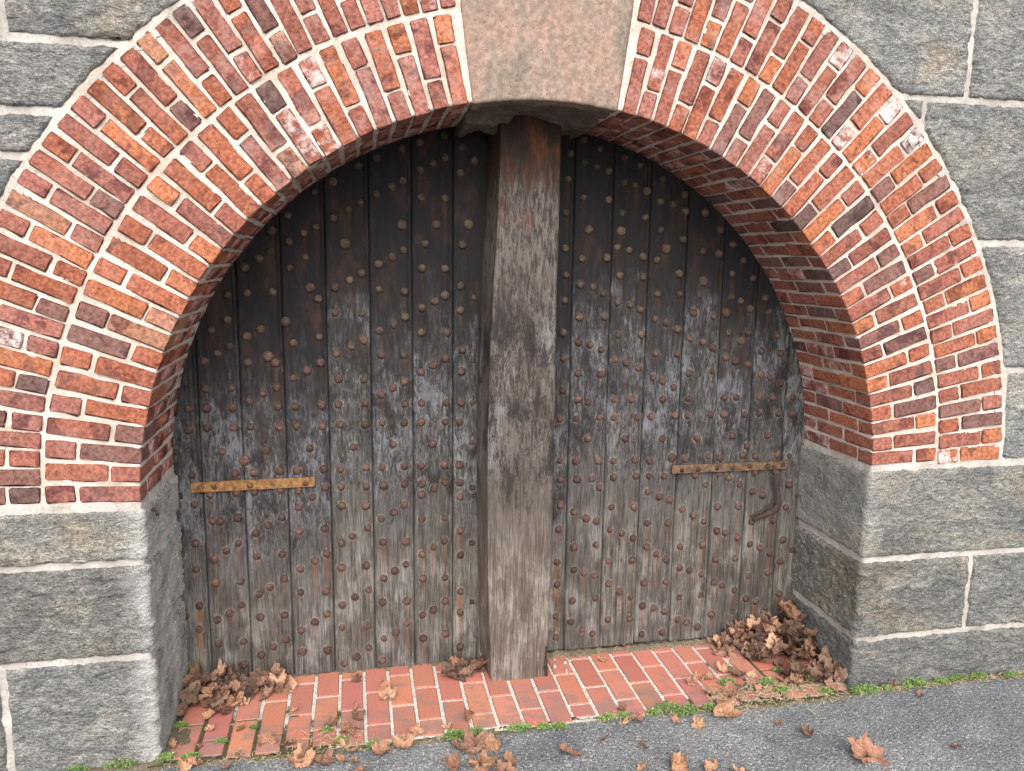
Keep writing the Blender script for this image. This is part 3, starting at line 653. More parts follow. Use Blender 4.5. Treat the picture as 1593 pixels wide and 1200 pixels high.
def outer_set(n, t0, t1, right):
    for i in range(n):
        th = t0 + (t1-t0)*(i+0.5)/n; pitch = abs(t1-t0)/n*R2; thick = pitch - (0.0095 if right else 0.0105)
        deg = math.degrees(th); r = R2 + 0.002; y0 = -0.005
        a, b = brick_col(deg, 2, True), brick_col(deg, 2, False)
        if i % 2: put_brick('S', th, r+LS/2, y0+LH/2, thick*1.03, a); put_brick('H', th, r+LS+0.013+LH/2, y0+LS/2, thick*1.08, b)
        else: put_brick('H', th, r+LH/2, y0+LS/2, thick*1.03, a); put_brick('S', th, r+LH+0.013+LS/2, y0+LH/2, thick*1.08, b)
outer_set(37, 0.014, math.pi/2-KEYA+0.004, True)
outer_set(38, math.pi-0.010, math.pi/2+KEYA-0.004, False)
SV, SF = [], []
for me, mat in small:
    n = len(SV); SV += [tuple(mat @ v.co) for v in me.vertices]; SF += [tuple(i+n for i in p.vertices) for p in me.polygons]
sb = mk('soffit_bricks', SV, SF, M['brick'], arch); tag(sb, kind='stuff'); sb.color = srgb(152, 94, 80)+(0.35,)

# keystone: tooled face, rough sooty underside that carries back over the post
def keystone():
    us = list(np.linspace(1.25, 0.012, 80)) + [0.005, 0.0, -0.005] + list(np.linspace(-0.012, -0.60, 52))
    ns = 52; V = []
    for u in us:
        for i in range(ns):
            s = i/(ns-1)*2-1
            if u > 0.005: r, y, nr, ny = R1+u, 0.0, 0.0, -1.0
            elif u < -0.005: r, y, nr, ny = R1, -u, -1.0, 0.0
            else:
                a = (u/0.005+1)/2*math.pi/2; r, y, nr, ny = R1+0.005*(1-math.cos(a)), 0.005*(1-math.sin(a)), -math.cos(a), -math.sin(a)
            ph = s*(KEYA - 0.014*min(1, max(0, (r-R1)/0.5)))
            x, z = r*math.sin(ph), r*math.cos(ph)
            e = min(1.0, (1-abs(s))/0.06)
            h = 0.004*e + 0.0022*fr(x, y, z, 16, 4)
            if u < 0.0:
                k = sstep(0.0, -0.06, u)
                h += k*(0.010*fr(x*1.0, y*2.0, z, 9, 4) + 0.006*fr(x, y*2, z, 34, 3))
                h += 0.050*sstep(-0.20, -0.30, u)*sstep(0.20, 0.32, -s*1.0)*(0.75+0.5*fr(x, y, z, 12, 3))     # broken lump left of the post
                h += 0.030*sstep(-0.26, -0.34, u)*sstep(0.1, 0.3, s)*(0.8+0.6*fr(x, y, z, 14, 3))
            elif u < 0.05: h += 0.004*fr(x, y, z, 40, 3)*sstep(0.05, 0.0, u)
            rr = r + nr*h
            V.append((rr*math.sin(ph), y+ny*h, rr*math.cos(ph)))
    F = [(j*ns+i, (j+1)*ns+i, (j+1)*ns+i+1, j*ns+i+1) for j in range(len(us)-1) for i in range(ns-1)]
    V, F = skirt(V, F, lambda p: (0.0, 0.06, 0.03))
    return V, F
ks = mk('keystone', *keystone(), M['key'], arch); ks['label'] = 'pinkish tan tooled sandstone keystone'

# ------------------------------------------------------------------ doors
def rivet_list(t):
    out = []
    for w in t.split():
        a = w.split(','); out.append((int(a[0])/1000, int(a[1])/1000, a[2] if len(a) > 2 else ''))
    return out
def dome(r, h, seed, seg=10, flat=0.0):
    rr = random.Random(seed); V = []; prof = [(1.0, 0.0), (0.97, 0.35), (0.78, 0.72), (0.42, 0.95)]
    for a, b in prof:
        for i in range(seg):
            t = 2*math.pi*i/seg; q = r*a*(1+rr.uniform(-0.05, 0.05))
            V.append((q*math.cos(t), -h*b*(1+rr.uniform(-0.06, 0.06)), q*math.sin(t)))
    V.append((0, -h*(1.0-flat), 0)); n = len(prof)
    F = [(j*seg+i, j*seg+(i+1) % seg, (j+1)*seg+(i+1) % seg, (j+1)*seg+i) for j in range(n-1) for i in range(seg)]
    F += [((n-1)*seg+i, (n-1)*seg+(i+1) % seg, n*seg) for i in range(seg)]
    return V, F
riv_n = [mk_mesh('rivet', *dome(0.0198, 0.0185, 300+i), M['rivet']) for i in range(6)]
riv_L = [mk_mesh('rivet_large', *dome(0.0245, 0.019, 320+i, 12, 0.15), M['rivet']) for i in range(3)]
riv_q = [mk_mesh('square_nut', *worn_box(0.028, 0.016, 0.028, 340+i, 0.003, 0.004, nx=3), M['hook'], 'area') for i in range(2)]
rv = random.Random(5)
STREAK = {(-1507, -890): 0.42, (-560, 0): 0}
def door_leaf(bounds, rivs, name, label, foot, ledge):
    root = empty(name, ((bounds[0]+bounds[-1])/2, DY, foot)); tag(root, label, 'door', 'pair of studded doors in the arch')
    pts = np.array([(a, b, 1.35 if k == 'L' else (0.8 if k == 's' else 1.0)) for a, b, k in rivs])
    srl = random.Random(21)
    lens = np.array([srl.uniform(0.02, 0.10) if srl.random() < 0.75 else srl.uniform(0.12, 0.34) for _ in rivs])
    amp = np.array([srl.uniform(0.25, 0.75) * (1.0 if b < -0.35 else 0.25) for a, b, k in rivs])
    for n, (a, b, k) in enumerate(rivs):               # the long orange runs in the photograph
        for sx, sz, ln in ((-1.497, -0.66, 0.42), (-1.505, -0.80, 0.32), (-0.895, -0.70, 0.42), (-0.895, -0.62, 0.2), (-1.09, -0.83, 0.3), (0.262, -0.60, 0.4), (0.262, -0.86, 0.2), (-0.262, -0.70, 0.25), (1.365, -0.88, 0.2), (1.415, -0.9, 0.2), (1.50, -0.83, 0.2), (-1.30, -0.8, .3), (0.265, -0.73, 0.3)):
            if abs(a-sx) < 0.03 and abs(b-sz) < 0.05: lens[n] = ln; amp[n] = 0.95
    for pi in range(len(bounds)-1):
        a, b = bounds[pi], bounds[pi+1]; prg = random.Random(pi*17+len(name)); w = b-a
        us = [0.0, 0.0035, 0.007] + list(np.linspace(0.015, w-0.034, max(6, int((w-0.05)/0.0075)))) + [w-0.026, w-0.0225, w-0.0195, w-0.0165, w-0.011, w-0.006, w-0.003, w]
        def prof(u):
            e = min(u, w-u)
            d = 0.013*sstep(0.006, 0.0, e)
            q = abs(u-(w-0.0195)); d += 0.007*sstep(0.005, 0.0, q)
            return d
        zb = foot + prg.uniform(-0.004, 0.006); dy = prg.uniform(-0.003, 0.004); cup = prg.uniform(-0.003, 0.003)
        R = R1 + 0.03; nz = 300; V = []
        for j in range(nz):
            for u in us:
                x = a+u; zt = math.sqrt(max(0.0, R*R - x*x)) if abs(x) < R else 0.0
                zt = max(zt, 0.0)
                z = zb + (zt-zb)*j/(nz-1)
                if j == 0: z += 0.004*fr(x, 0, pi, 30, 2)
                y = DY + dy + prof(u) + cup*(2*u/w-1)**2 + 0.0016*fr(x*2.2, pi, z*0.25, 14, 3)
                V.append((x, y, z))
        n = len(us); F = [(j*n+i, j*n+i+1, (j+1)*n+i+1, (j+1)*n+i) for j in range(nz-1) for i in range(n-1)]
        nfront = len(V)
        V, F = skirt(V, F, lambda p: (0, 0.045, 0))
        o = mk('plank', V, F, M['door'], root)
        tone = prg.uniform(0.70, 0.92); o.color = (tone, tone*prg.uniform(0.97, 1.0), tone*prg.uniform(0.94, 1.0), 1)
        P = np.array(V); rust = np.zeros(len(P)); ringa = np.zeros(len(P))
        for (rx, rz, rs), ln, am in zip(pts, lens, amp):
            if rx < a-0.03 or rx > b+0.03: continue
            dx = np.abs(P[:, 0]-rx); dz = rz-P[:, 2]; dd = np.hypot(P[:, 0]-rx, P[:, 2]-rz)
            wdt = 0.016*rs*(1+0.3*np.sin(dz*40+rx*50))
            st = np.clip(1-dx/wdt, 0, 1)**0.8 * np.clip(1-dz/ln, 0, 1) * (dz > -0.005)
            rust = np.maximum(rust, am*st)
            ringa = np.maximum(ringa, np.clip(1-np.abs(dd-0.021*rs)/0.008, 0, 1))
        for nm, arr in (('rust', rust), ('ring', ringa)):
            at = o.data.attributes.new(nm, 'FLOAT', 'POINT'); at.data.foreach_set('value', arr.astype(np.float32))
        for (rx, rz, k) in rivs:
            if a <= rx < b and rz < math.sqrt(max(0, R1*R1-min(abs(rx), R1)**2))+0.02 or (a <= rx < b and rz < 0):
                hi = sstep(0.25, 0.95, rz); cc = (1-0.15*hi, 1+0.08*hi, 1-0.15*hi); tn = rv.uniform(0.65, 1.2)
                me = riv_L[rv.randrange(3)] if k == 'L' else (riv_q[rv.randrange(2)] if k == 'q' else riv_n[rv.randrange(6)])
                s = 0.7 if k == 's' else rv.uniform(0.86, 1.10)
                inst('square_nut' if k == 'q' else 'rivet', me, o, (rx, DY+dy+0.001, rz), (rv.gauss(0, 0.14), rv.uniform(0, 6.28) if k != 'q' else rv.uniform(-0.1, 0.1), rv.gauss(0, 0.14)), (s, s*rv.uniform(0.85, 1.1), s), tuple(q*tn for q in cc)+(1,))
    x0, x1 = bounds[0], bounds[-1]
    Vb, Fb = [], []
    n = 24
    for i in range(n+1):
        x = x0 + (x1-x0)*i/n; zt = math.sqrt(max(0.0, (R1+0.05)**2-x*x)); Vb += [(x, DY+0.052, foot-0.02), (x, DY+0.052, zt), (x, DY+0.09, zt), (x, DY+0.09, foot-0.02)]
    for i in range(n):
        for k in range(4): Fb.append((4*i+k, 4*i+(k+1) % 4, 4*i+4+(k+1) % 4, 4*i+4+k))
    mk('light_stop_board', Vb, Fb, M['dark'], root, False)  # added unseen board, stops sky light leaking in between the planks
    return root
door_l = door_leaf([-1.612, -1.480, -1.293, -1.096, -0.896, -0.6965, -0.499, -0.304, -0.120], rivet_list(RIVETS_LEFT), 'wooden_door',
                   'left studded plank door with an ochre rusty iron bar and no hook', -1.090, 0)
door_r = door_leaf([0.120, 0.2855, 0.4825, 0.676, 0.8775, 1.0805, 1.280, 1.480, 1.612], rivet_list(RIVETS_RIGHT), 'wooden_door',
                   'right studded plank door with a brown iron bar and hanging hook', -1.072, 0)

def flat_bar(name, p0, p1, hgt, thk, mat, root, seed, holes):
    L = math.hypot(p1[0]-p0[0], p1[1]-p0[1]); a = math.atan2(p1[1]-p0[1], p1[0]-p0[0])
    me = mk_mesh(name, *worn_box(L, thk, hgt, seed, 0.003, 0.0025, nx=14), mat, 'area')
    c = ((p0[0]+p1[0])/2, DY-0.008-thk/2, (p0[1]+p1[1])/2)
    o = inst(name, me, root, c, (0, -a, 0))
    for (t, kind, s) in holes:
        V, F = dome(0.015*s, 0.012*s, seed+int(t*100)) if kind == 'b' else worn_box(0.026*s, 0.014, 0.026*s, seed+int(t*100), 0.003, 0.003, nx=3)
        b = inst('bolt', mk_mesh('bolt', V, F, mat), o, ((t-0.5)*L, -thk/2+0.001, random.uniform(-0.004, 0.004)), (0, random.uniform(-0.3, 0.3), 0))
        b.color = (0.5, 0.45, 0.42, 1)
    return o
bl = flat_bar('iron_bar', (-1.529, -0.096), (-0.9685, -0.091), 0.049, 0.010, M['bar_a'], door_l, 500, [(0.06, 'b', 0.5), (0.185, 'n', 0.9), (0.47, 'b', 1.0), (0.92, 'b', 1.0)])
bl['label'] = 'ochre rusty flat iron bar with bolts'
b2 = flat_bar('iron_bar', (0.843, -0.105), (1.507, -0.1045), 0.046, 0.012, M['bar_b'], door_r, 520, [(0.08, 'n', 0.8), (0.22, 'n', 0.9), (0.38, 'n', 0.8), (0.51, 'n', 0.8), (0.66, 'n', 0.7), (0.82, 'b', 1.0), (0.95, 'n', 0.9)])
b2['label'] = 'brown rusty flat iron bar with square nuts'
def strap_tube(pts, wid, thk):
    V, F = [], []; P = [Vector(p) for p in pts]
    for i, p in enumerate(P):
        t = (P[min(i+1, len(P)-1)] - P[max(i-1, 0)]).normalized(); s = t.cross(Vector((0, -1, 0))).normalized(); n = Vector((0, -1, 0))
        w = wid[i] if isinstance(wid, (list, tuple)) else wid
        for a, b in ((-1, 0.35), (-0.6, 1), (0.6, 1), (1, 0.35), (0.6, -1), (-0.6, -1)): V.append(p + s*w*a + n*thk*b)
    for i in range(len(P)-1):
        for k in range(6): F.append((6*i+k, 6*i+(k+1) % 6, 6*i+6+(k+1) % 6, 6*i+6+k))
    F += [tuple(range(5, -1, -1)), tuple(range(len(V)-6, len(V)))]
    return V, F
hk = [(1.418, -0.028, -0.105), (1.428, -0.034, -0.16), (1.440, -0.036, -0.22), (1.452, -0.036, -0.28), (1.456, -0.037, -0.318), (1.440, -0.038, -0.345), (1.405, -0.036, -0.365), (1.360, -0.03, -0.382), (1.318, -0.024, -0.402)]
ho = mk('hook', *strap_tube([(x, DY+y, z) for x, y, z in hk], [0.007, 0.008, 0.010, 0.013, 0.016, 0.017, 0.015, 0.012, 0.006], 0.006), M['hook'], door_r)
ho['label'] = 'dark rusty iron hook hanging below the bar'
hk2 = [(1.44, -0.02, -0.30), (1.405, -0.018, -0.34), (1.36, -0.016, -0.365), (1.315, -0.012, -0.385)]
mk('hook', *strap_tube([(x, DY+y, z) for x, y, z in hk2], 0.006, 0.004), M['hook'], door_r)

# ------------------------------------------------------------------ post between the doors
post = empty('wooden_post', (0, 0.46, -1.09)); tag(post, 'thick weathered timber post standing between the two studded doors', 'post')
def post_mesh():
    V = []; nz = 210
    for j in range(nz):
        t = j/(nz-1); z = -1.093 + t*2.70
        xl = -0.150 - 0.018*math.exp(-((z+0.05)/0.75)**2) + 0.030*sstep(0.5, 1.5, z) + 0.012*sstep(-0.7, -1.1, z)
        xr = 0.150 + 0.006*math.exp(-((z-0.2)/0.9)**2) + 0.008*sstep(0.6, 1.5, z)
        xb = xl - 0.024
        rot = 0.020*sstep(-0.90, -1.02, z)*max(0, 0.5+1.2*fr(3, 0, z, 16, 3)) + 0.006*sstep(-0.6, -0.9, z)
        yf = 0.352
        ring = []
        ring += [(xb+(xl-xb)*q, 0.62 + (yf+0.003-0.62)*q) for q in np.linspace(0, 1, 14)]
        ring += [(xl+0.0005, yf+0.0015)]
        ring += [(x, yf) for x in np.linspace(xl+0.004, xr-0.014-rot, 36)]
        ring += [(xr-0.006-rot, yf+0.003), (xr-0.001-rot*0.8, yf+0.012), (xr-rot*0.4, yf+0.04)]
        ring += [(xr, y) for y in np.linspace(0.44, 0.62, 8)]
        for (x, y) in ring:
            k = 0.0028*fr(x*2.0, y*2.0, z*0.18, 16, 4)
            V.append((x + (k if y > yf+0.01 else 0.5*k), y + (k if y <= yf+0.012 else 0), z + (0.006*fr(x, y, 0, 30, 2) if j == 0 else 0)))
    n = len(ring); F = [(j*n+i, j*n+i+1, (j+1)*n+i+1, (j+1)*n+i) for j in range(nz-1) for i in range(n-1) if i != 13]
    # the arris between side and face stays sharp
    F += [(j*n+13, j*n+14, (j+1)*n+14, (j+1)*n+13) for j in range(nz-1)]
    return V, F
tb = mk('timber', *post_mesh(), M['post'], post, 'area'); tb.color = (0.90, 0.87, 0.85, 1)
rotv = []
for i in range(26):
    z = -1.085 + 0.0065*i; w = 0.012 + 0.008*fr(0, 1, z, 40, 2) - 0.0003*i
    rotv += [(0.128-0.002*(i % 3), 0.3512, z), (0.128+max(0.004, w), 0.3500, z), (0.128+max(0.006, w)+0.006, 0.356, z)]
mk('rotten_edge', rotv, [(3*i+k, 3*i+k+1, 3*i+k+4, 3*i+k+3) for i in range(25) for k in range(2)], M['rot'], post)['label'] = 'dark rotten edge at the foot of the post'

pg = mk('iron_peg', *strap_tube([(-1.60, 0.100, -0.045), (-1.585, 0.098, -0.047), (-1.57, 0.097, -0.055), (-1.565, 0.097, -0.075)], 0.007, 0.006), M['hook'], wall)
pg['label'] = 'bent rusty iron peg in the left jamb'

# ------------------------------------------------------------------ fallen leaves
def leaf_mesh(seed, curl, frag=False, lobes=5):
    r = random.Random(seed); ns, nr = 40, 5
    ph = r.uniform(-0.2, 0.2); prof = []
    cut = r.uniform(0, 6.28)
    for i in range(ns):
        t = 2*math.pi*i/ns
        q = 0
        for k in range(lobes):
            c = math.pi/2 + (k-(lobes-1)/2)*(1.06 if lobes == 5 else 1.2) + ph
            d = abs((t-c+math.pi) % (2*math.pi)-math.pi); L = 1.0 if k == lobes//2 else (0.92 if abs(k-lobes//2) == 1 else 0.68)
            q = max(q, L*max(0.0, 1-d/0.62)**0.72)
        base = 0.52
        rr = (base + (1-base)*q)*(1+0.10*math.sin(t*17+seed) * (q > 0.15)) + r.uniform(-0.03, 0.03)
        if abs((t+math.pi/2+math.pi) % (2*math.pi)-math.pi) < 0.35: rr *= 0.62
        if frag and abs((t-cut+math.pi) % (2*math.pi)-math.pi) < 1.3: rr *= r.uniform(0.30, 0.45)
        prof.append(max(0.18, rr))
    ax = r.uniform(0, math.pi); ca, sa = math.cos(ax), math.sin(ax); s1, s2 = r.uniform(0, 50), r.uniform(0, 50)
    V, vein = [], []
    def bend(x, y):
        a, b = x*ca+y*sa, -x*sa+y*ca
        R = 1.0/max(0.05, curl); th = a/R
        aa, zz = R*math.sin(th), R*(1-math.cos(th))
        zz += 0.22*b*b*curl*0.6 + 0.26*mn.noise((x*1.7+s1, y*1.7, s2)) + 0.13*mn.noise((x*3.6+s1, y*3.6, s2))
        bb = b*(1-0.08*curl*abs(b))
        return aa*ca-bb*sa, aa*sa+bb*ca, zz
    V.append(bend(0, -0.1)); vein.append(1.0)
    for j in range(1, nr+1):
        for i in range(ns):
            t = 2*math.pi*i/ns; q = prof[i]*j/nr
            x, y, z = bend(q*math.cos(t), q*math.sin(t))
            z += 0.06*(j/nr)**2*math.sin(i*2.1+seed)
            V.append((x, y, z))
            vv = 0
            for k in range(lobes):
                c = math.pi/2 + (k-(lobes-1)/2)*(1.06 if lobes == 5 else 1.2) + ph
                d = abs((t-c+math.pi) % (2*math.pi)-math.pi); vv = max(vv, max(0, 1-d*q/0.09))
            vein.append(vv)
    F = [(0, 1+i, 1+(i+1) % ns) for i in range(ns)]
    F += [(1+(j-1)*ns+i, 1+j*ns+i, 1+j*ns+(i+1) % ns, 1+(j-1)*ns+(i+1) % ns) for j in range(1, nr) for i in range(ns)]
    # stalk
    n = len(V); x0, y0, z0 = bend(0, -0.15); pts = [(x0, y0, z0), (x0+0.03, y0-0.35, z0+0.05), (x0+r.uniform(-0.1, 0.15), y0-0.62, z0+0.10)]
    if not frag and r.random() < 0.7:
        for p in pts:
            for a in range(3): V.append((p[0]+0.018*math.cos(a*2.1), p[1], p[2]+0.018*math.sin(a*2.1))); vein.append(0.3)
        for j in range(2):
            for a in range(3): F.append((n+3*j+a, n+3*j+(a+1) % 3, n+3*j+3+(a+1) % 3, n+3*j+3+a))
    zc = min(v[2] for v in V); cx = sum(v[0] for v in V)/len(V); cy = sum(v[1] for v in V)/len(V)
    V = [(v[0]-cx, v[1]-cy, v[2]-zc) for v in V]
    w = max(max(abs(v[0]), abs(v[1])) for v in V)
    V = [(v[0]/w/2, v[1]/w/2, v[2]/w/2) for v in V]               # about 1 across
    me = mk_mesh('leaf', V, F, M['leaf'])
    at = me.attributes.new('vein', 'FLOAT', 'POINT'); at.data.foreach_set('value', np.array(vein, dtype=np.float32))
    return me
LEAF = {'flat': [leaf_mesh(10+i, 0.9+0.2*i, lobes=(5, 3, 5, 3, 5, 3)[i]) for i in range(6)], 'curl': [leaf_mesh(30+i, 1.7+0.2*i, lobes=(5, 3)[i % 2]) for i in range(7)],
        'roll': [leaf_mesh(50+i, 2.6+0.3*i, lobes=3) for i in range(3)], 'frag': [leaf_mesh(70+i, 0.9+0.25*i, True) for i in range(5)]}
LC = [srgb(176, 134, 104), srgb(162, 118, 92), srgb(148, 108, 86), srgb(134, 100, 82), srgb(188, 148, 118)]
LD = [srgb(132, 103, 86), srgb(112, 86, 72), srgb(150, 116, 95), srgb(90, 69, 58), srgb(172, 136, 112), srgb(138, 101, 78), srgb(122, 96, 82)]
lr = random.Random(77)
def ground_z(x, y):
    return -1.084 if (abs(x) < 1.6 and y > -0.02) else GZ + 0.006
def put_leaf(x, y, size, kind, label, group, col=None, z=None, tilt=0.25, rz=None):
    me = LEAF[kind][lr.randrange(len(LEAF[kind]))]
    c = np.array(col if col is not None else LC[lr.randrange(5)])*0.92*lr.uniform(0.75, 1.1) + np.array((0.012, 0.014, 0.014))
    o = inst('fallen_leaf', me, None, (x, y, (ground_z(x, y) if z is None else z)), (lr.gauss(0, tilt), lr.gauss(0, tilt), lr.uniform(0, 6.28) if rz is None else rz), (size,)*3, tuple(c)+(1,))
    return tag(o, label, 'leaf', group)
G1, G2, G3, G4 = 'loose leaves on the paving', 'loose leaves on the asphalt', 'leaves clustered at the left paving edge', 'leaves scattered before the right jamb'
CL1 = 'tan leaf overlapping others in the cluster at the left paving edge'
CL2 = 'brown leaf among weeds in the litter before the right heap'
LOOSE = [
 (-1.559, .053, .075, 'curl', 'brown curled leaf at the front foot of the left jamb', G1), (-1.425, .175, .075, 'roll', 'small rolled leaf on the paving just before the left heap', G1),
 (-1.443, .051, .055, 'frag', 'narrow upright leaf scrap behind the left corner weed', G1), (-1.295, .152, .055, 'frag', 'dark crumpled scrap lying in a left paving joint', G1),
 (-1.268, -.048, .045, 'frag', 'small tan scrap on the front-left paver edge', G1), (-1.318, -.107, .065, 'frag', 'triangular tan scrap on asphalt below the left pavers', G2),
 (-1.45, -.062, .11, 'curl', 'large curled tan leaf resting on the left corner weed', G1), (-1.491, -.08, .08, 'curl', 'brown leaf tucked left of the large curled tan leaf', G1),
 (-1.171, .029, .105, 'curl', 'orange-tan folded leaf alone on the left front pavers', G1), (-1.07, .265, .05, 'frag', 'sickle-shaped scrap on a whole paver left of centre', G1),
 (-1.021, -.131, .17, 'flat', 'broad pale tan leaf, largest of the left edge cluster', G3), (-.998, -.092, .12, 'curl', CL1, G3), (-.933, -.138, .13, 'flat', CL1, G3),
 (-1.083, -.005, .09, 'flat', 'pale star-shaped leaf at the back of the left edge cluster', G3), (-.904, .097, .09, 'curl', CL1, G3), (-.855, -.152, .08, 'frag', CL1, G3), (-.808, -.169, .07, 'frag', CL1, G3),
 (-.842, .047, .11, 'curl', CL1, G3), (-.868, -.034, .09, 'curl', CL1, G3), (-.819, -.097, .085, 'frag', CL1, G3),
 (-1.309, .356, .075, 'flat', 'flat brown leaf at the front toe of the left heap', G1), (-1.437, .272, .085, 'flat', 'pale leaf lying loose before the left heap', G1),
 (-.789, .460, .095, 'roll', 'thin rolled leaf near the foot of the left door', G1), (-.648, .376, .11, 'curl', 'dark folded leaf on top of a tan one, mid left paving', G1), (-.645, .294, .11, 'flat', 'tan leaf under the dark folded one, mid left paving', G1),
 (-.801, .17, .11, 'curl', CL1, G3), (-.806, .031, .095, 'curl', CL1, G3),
 (-.689, -.129, .125, 'flat', 'broad tan leaf on asphalt right of the left edge cluster', G2), (-.605, -.108, .115, 'curl', 'twisted tan leaf at the asphalt edge below mid-left pavers', G2), (-.535, -.018, .075, 'frag', 'crumpled reddish scrap on the front paver edge left of the post', G1),
 (-.309, .052, .125, 'curl', 'arched orange leaf on the pavers left of the post', G1), (-.386, 0, .085, 'roll', 'rolled pale leaf beside the arched orange leaf', G1),
 (-.369, -.141, .1, 'curl', 'brown folded leaf at upper left of the centre asphalt group', G2), (-.304, -.153, .17, 'flat', 'large bright lobed leaf in the centre asphalt group', G2), (-.293, -.296, .17, 'flat', 'pale lobed leaf at the bottom of the centre asphalt group', G2),
 (-.392, -.278, .11, 'curl', 'curled leaf at lower left of the centre asphalt group', G2), (-.218, -.141, .12, 'flat', 'pointed pinkish leaf at the right end of the centre asphalt group', G2), (-.182, -.273, .11, 'curl', 'upper of two folded leaves on asphalt below the post', G2), (-.201, -.333, .11, 'flat', 'lower of two folded leaves on asphalt below the post', G2),
 (-.437, -.205, .045, 'frag', 'tiny leaf scrap on the dark tar patch', G2), (-.78, -.233, .09, 'flat', 'reddish leaf cut by the bottom edge, left of centre', G2),
 (.452, .442, .075, 'roll', 'slim brown leaf on the pavers right of the post', G1), (.083, -.263, .13, 'curl', 'folded leaf alone on asphalt right below the post', G2), (.26, -.207, .07, 'frag', 'small curled scrap on asphalt between weeds and bottom edge', G2),
 (.407, -.289, .08, 'frag', 'crinkled pinkish leaf scrap in mid asphalt right of the post', G2), (.382, -.112, .075, 'roll', 'left of two upright rolled leaves below the edge weeds', G2), (.452, -.094, .085, 'roll', 'right of two upright rolled leaves below the edge weeds', G2),
 (.42, .007, .08, 'frag', 'flat leaf scrap on the front pavers above the rolled pair', G1), (.602, .018, .045, 'frag', 'small pale scrap above the long weed strip', G1), (.709, -.16, .09, 'flat', 'round pinkish leaf lying below the long weed strip', G2),
 (.877, -.107, .175, 'curl', 'large tent-shaped leaf on asphalt before the right litter', G2), (.874, .049, .115, 'curl', 'standing tan leaf just behind the tent-shaped leaf', G4), (.966, .033, .15, 'flat', 'broad pink-tan leaf beside the tent-shaped leaf', G4),
 (.923, .184, .08, 'curl', CL2, G4), (.875, .199, .08, 'curl', CL2, G4), (.814, .154, .085, 'frag', CL2, G4),
 (.498, -.421, .15, 'curl', 'bent pale leaf near the bottom edge, right of centre', G2), (.634, -.483, .095, 'curl', 'curled leaf cut by the bottom edge right of centre', G2), (.735, -.51, .08, 'flat', 'brown leaf at the bottom edge, rightmost of three', G2), (.356, -.408, .07, 'frag', 'faint flat scrap on asphalt left of the bent pale leaf', G2),
 (.62, .556, .07, 'roll', 'rolled leaf lying along the foot of the right door', G1), (1.091, .186, .13, 'flat', 'pale star-shaped leaf on the right pavers', G4), (1.018, .244, .09, 'curl', 'dark crumpled leaf beside the pale star-shaped leaf', G4), (.619, -.134, .06, 'frag', 'reddish scrap in the soil below the long weed strip', G2),
 (1.154, .18, .08, 'curl', CL2, G4), (1.124, .033, .08, 'frag', CL2, G4), (1.283, .095, .09, 'frag', CL2, G4), (1.069, -.23, .055, 'frag', 'small upright scrap on asphalt below the right litter', G2), (1.169, -.308, .095, 'curl', 'round bowl-shaped orange leaf alone on the right asphalt', G2),
 (1.334, .074, .1, 'curl', CL2, G4), (1.471, .001, .09, 'frag', 'narrow red-brown leaf at the foot of the right jamb', G4),
 (1.317, -.507, .21, 'flat', 'largest pale fan-shaped leaf alone on the lower right asphalt', G2), (1.747, -.525, .06, 'frag', 'small square leaf scrap at far right on the asphalt', G2), (1.323, -.616, .04, 'frag', 'tiny reddish scrap at the bottom edge below the fan-shaped leaf', G2),
 (1.809, -.033, .1, 'roll', 'rolled leaf among weeds at the foot of the right wall', G2), (1.884, -.129, .06, 'frag', 'thin leaf sliver on asphalt near the right wall weeds', G2),
]
for (x, y, s, kd, lab, gr) in LOOSE: put_leaf(x, y, s*0.85, kd, lab, gr, tilt=0.2 if kd in ('flat', 'frag') else 0.4)
def heap(n, sample, hfun, label, group, cols, smin=0.085, smax=0.15):
    made = 0; guard = 0
    while made < n and guard < n*60:
        guard += 1; x, y = sample(); h = hfun(x, y)
        if h <= 0.004: continue
        q = lr.random()**0.6; z = -1.08 + h*q*0.92
        s = lr.uniform(smin, smax); y = min(y, DY-0.022-s*0.28); x = max(-1.595+s*0.36, min(1.595-s*0.36, x))
        me_k = lr.choices(['curl', 'flat', 'frag', 'roll'], [5, 4, 2, 1])[0]
        put_leaf(x, y, s, me_k, label, group, np.array(cols[lr.randrange(len(cols))])*1.18, z=z-0.01, tilt=0.55 if q > 0.4 else 0.25); made += 1
def heap_r(x, y):                                # against the right jamb and door
    a = max(0, 1 - math.hypot((x-1.53)/0.44, (y-0.50)/0.25)); b = max(0, 1-math.hypot((x-1.52)/0.22, (y-0.27)/0.27)); return 0.19*a**0.75 + 0.10*b**0.8 if (a > 0 or b > 0) else 0
heap(92, lambda: (lr.uniform(1.10, 1.58), lr.uniform(0.03, 0.54)), heap_r, 'dead brown leaf in the big heap filling the right corner by the door', 'leaves heaped in the right corner', LD, 0.085, 0.145)
def heap_l(x, y):
    a = max(0, 1 - math.hypot((x+1.47)/0.20, (y-0.45)/0.20)); b = max(0, 1-math.hypot((x+1.25)/0.20, (y-0.50)/0.12)); return 0.115*a**0.7 + 0.085*b**0.8
heap(52, lambda: (lr.uniform(-1.58, -1.06), lr.uniform(0.26, 0.54)), heap_l, 'dead brown leaf in the heap filling the left corner by the door', 'leaves heaped in the left corner', LD, 0.085, 0.14)
heap(16, lambda: (lr.uniform(-0.34, -0.17), lr.uniform(0.40, 0.53)), lambda x, y: 0.07*max(0, 1-math.hypot((x+0.25)/0.13, (y-0.47)/0.12))**0.6, 'dead leaf in the small heap between left door and post', 'leaves heaped beside the post', LD, 0.075, 0.12)

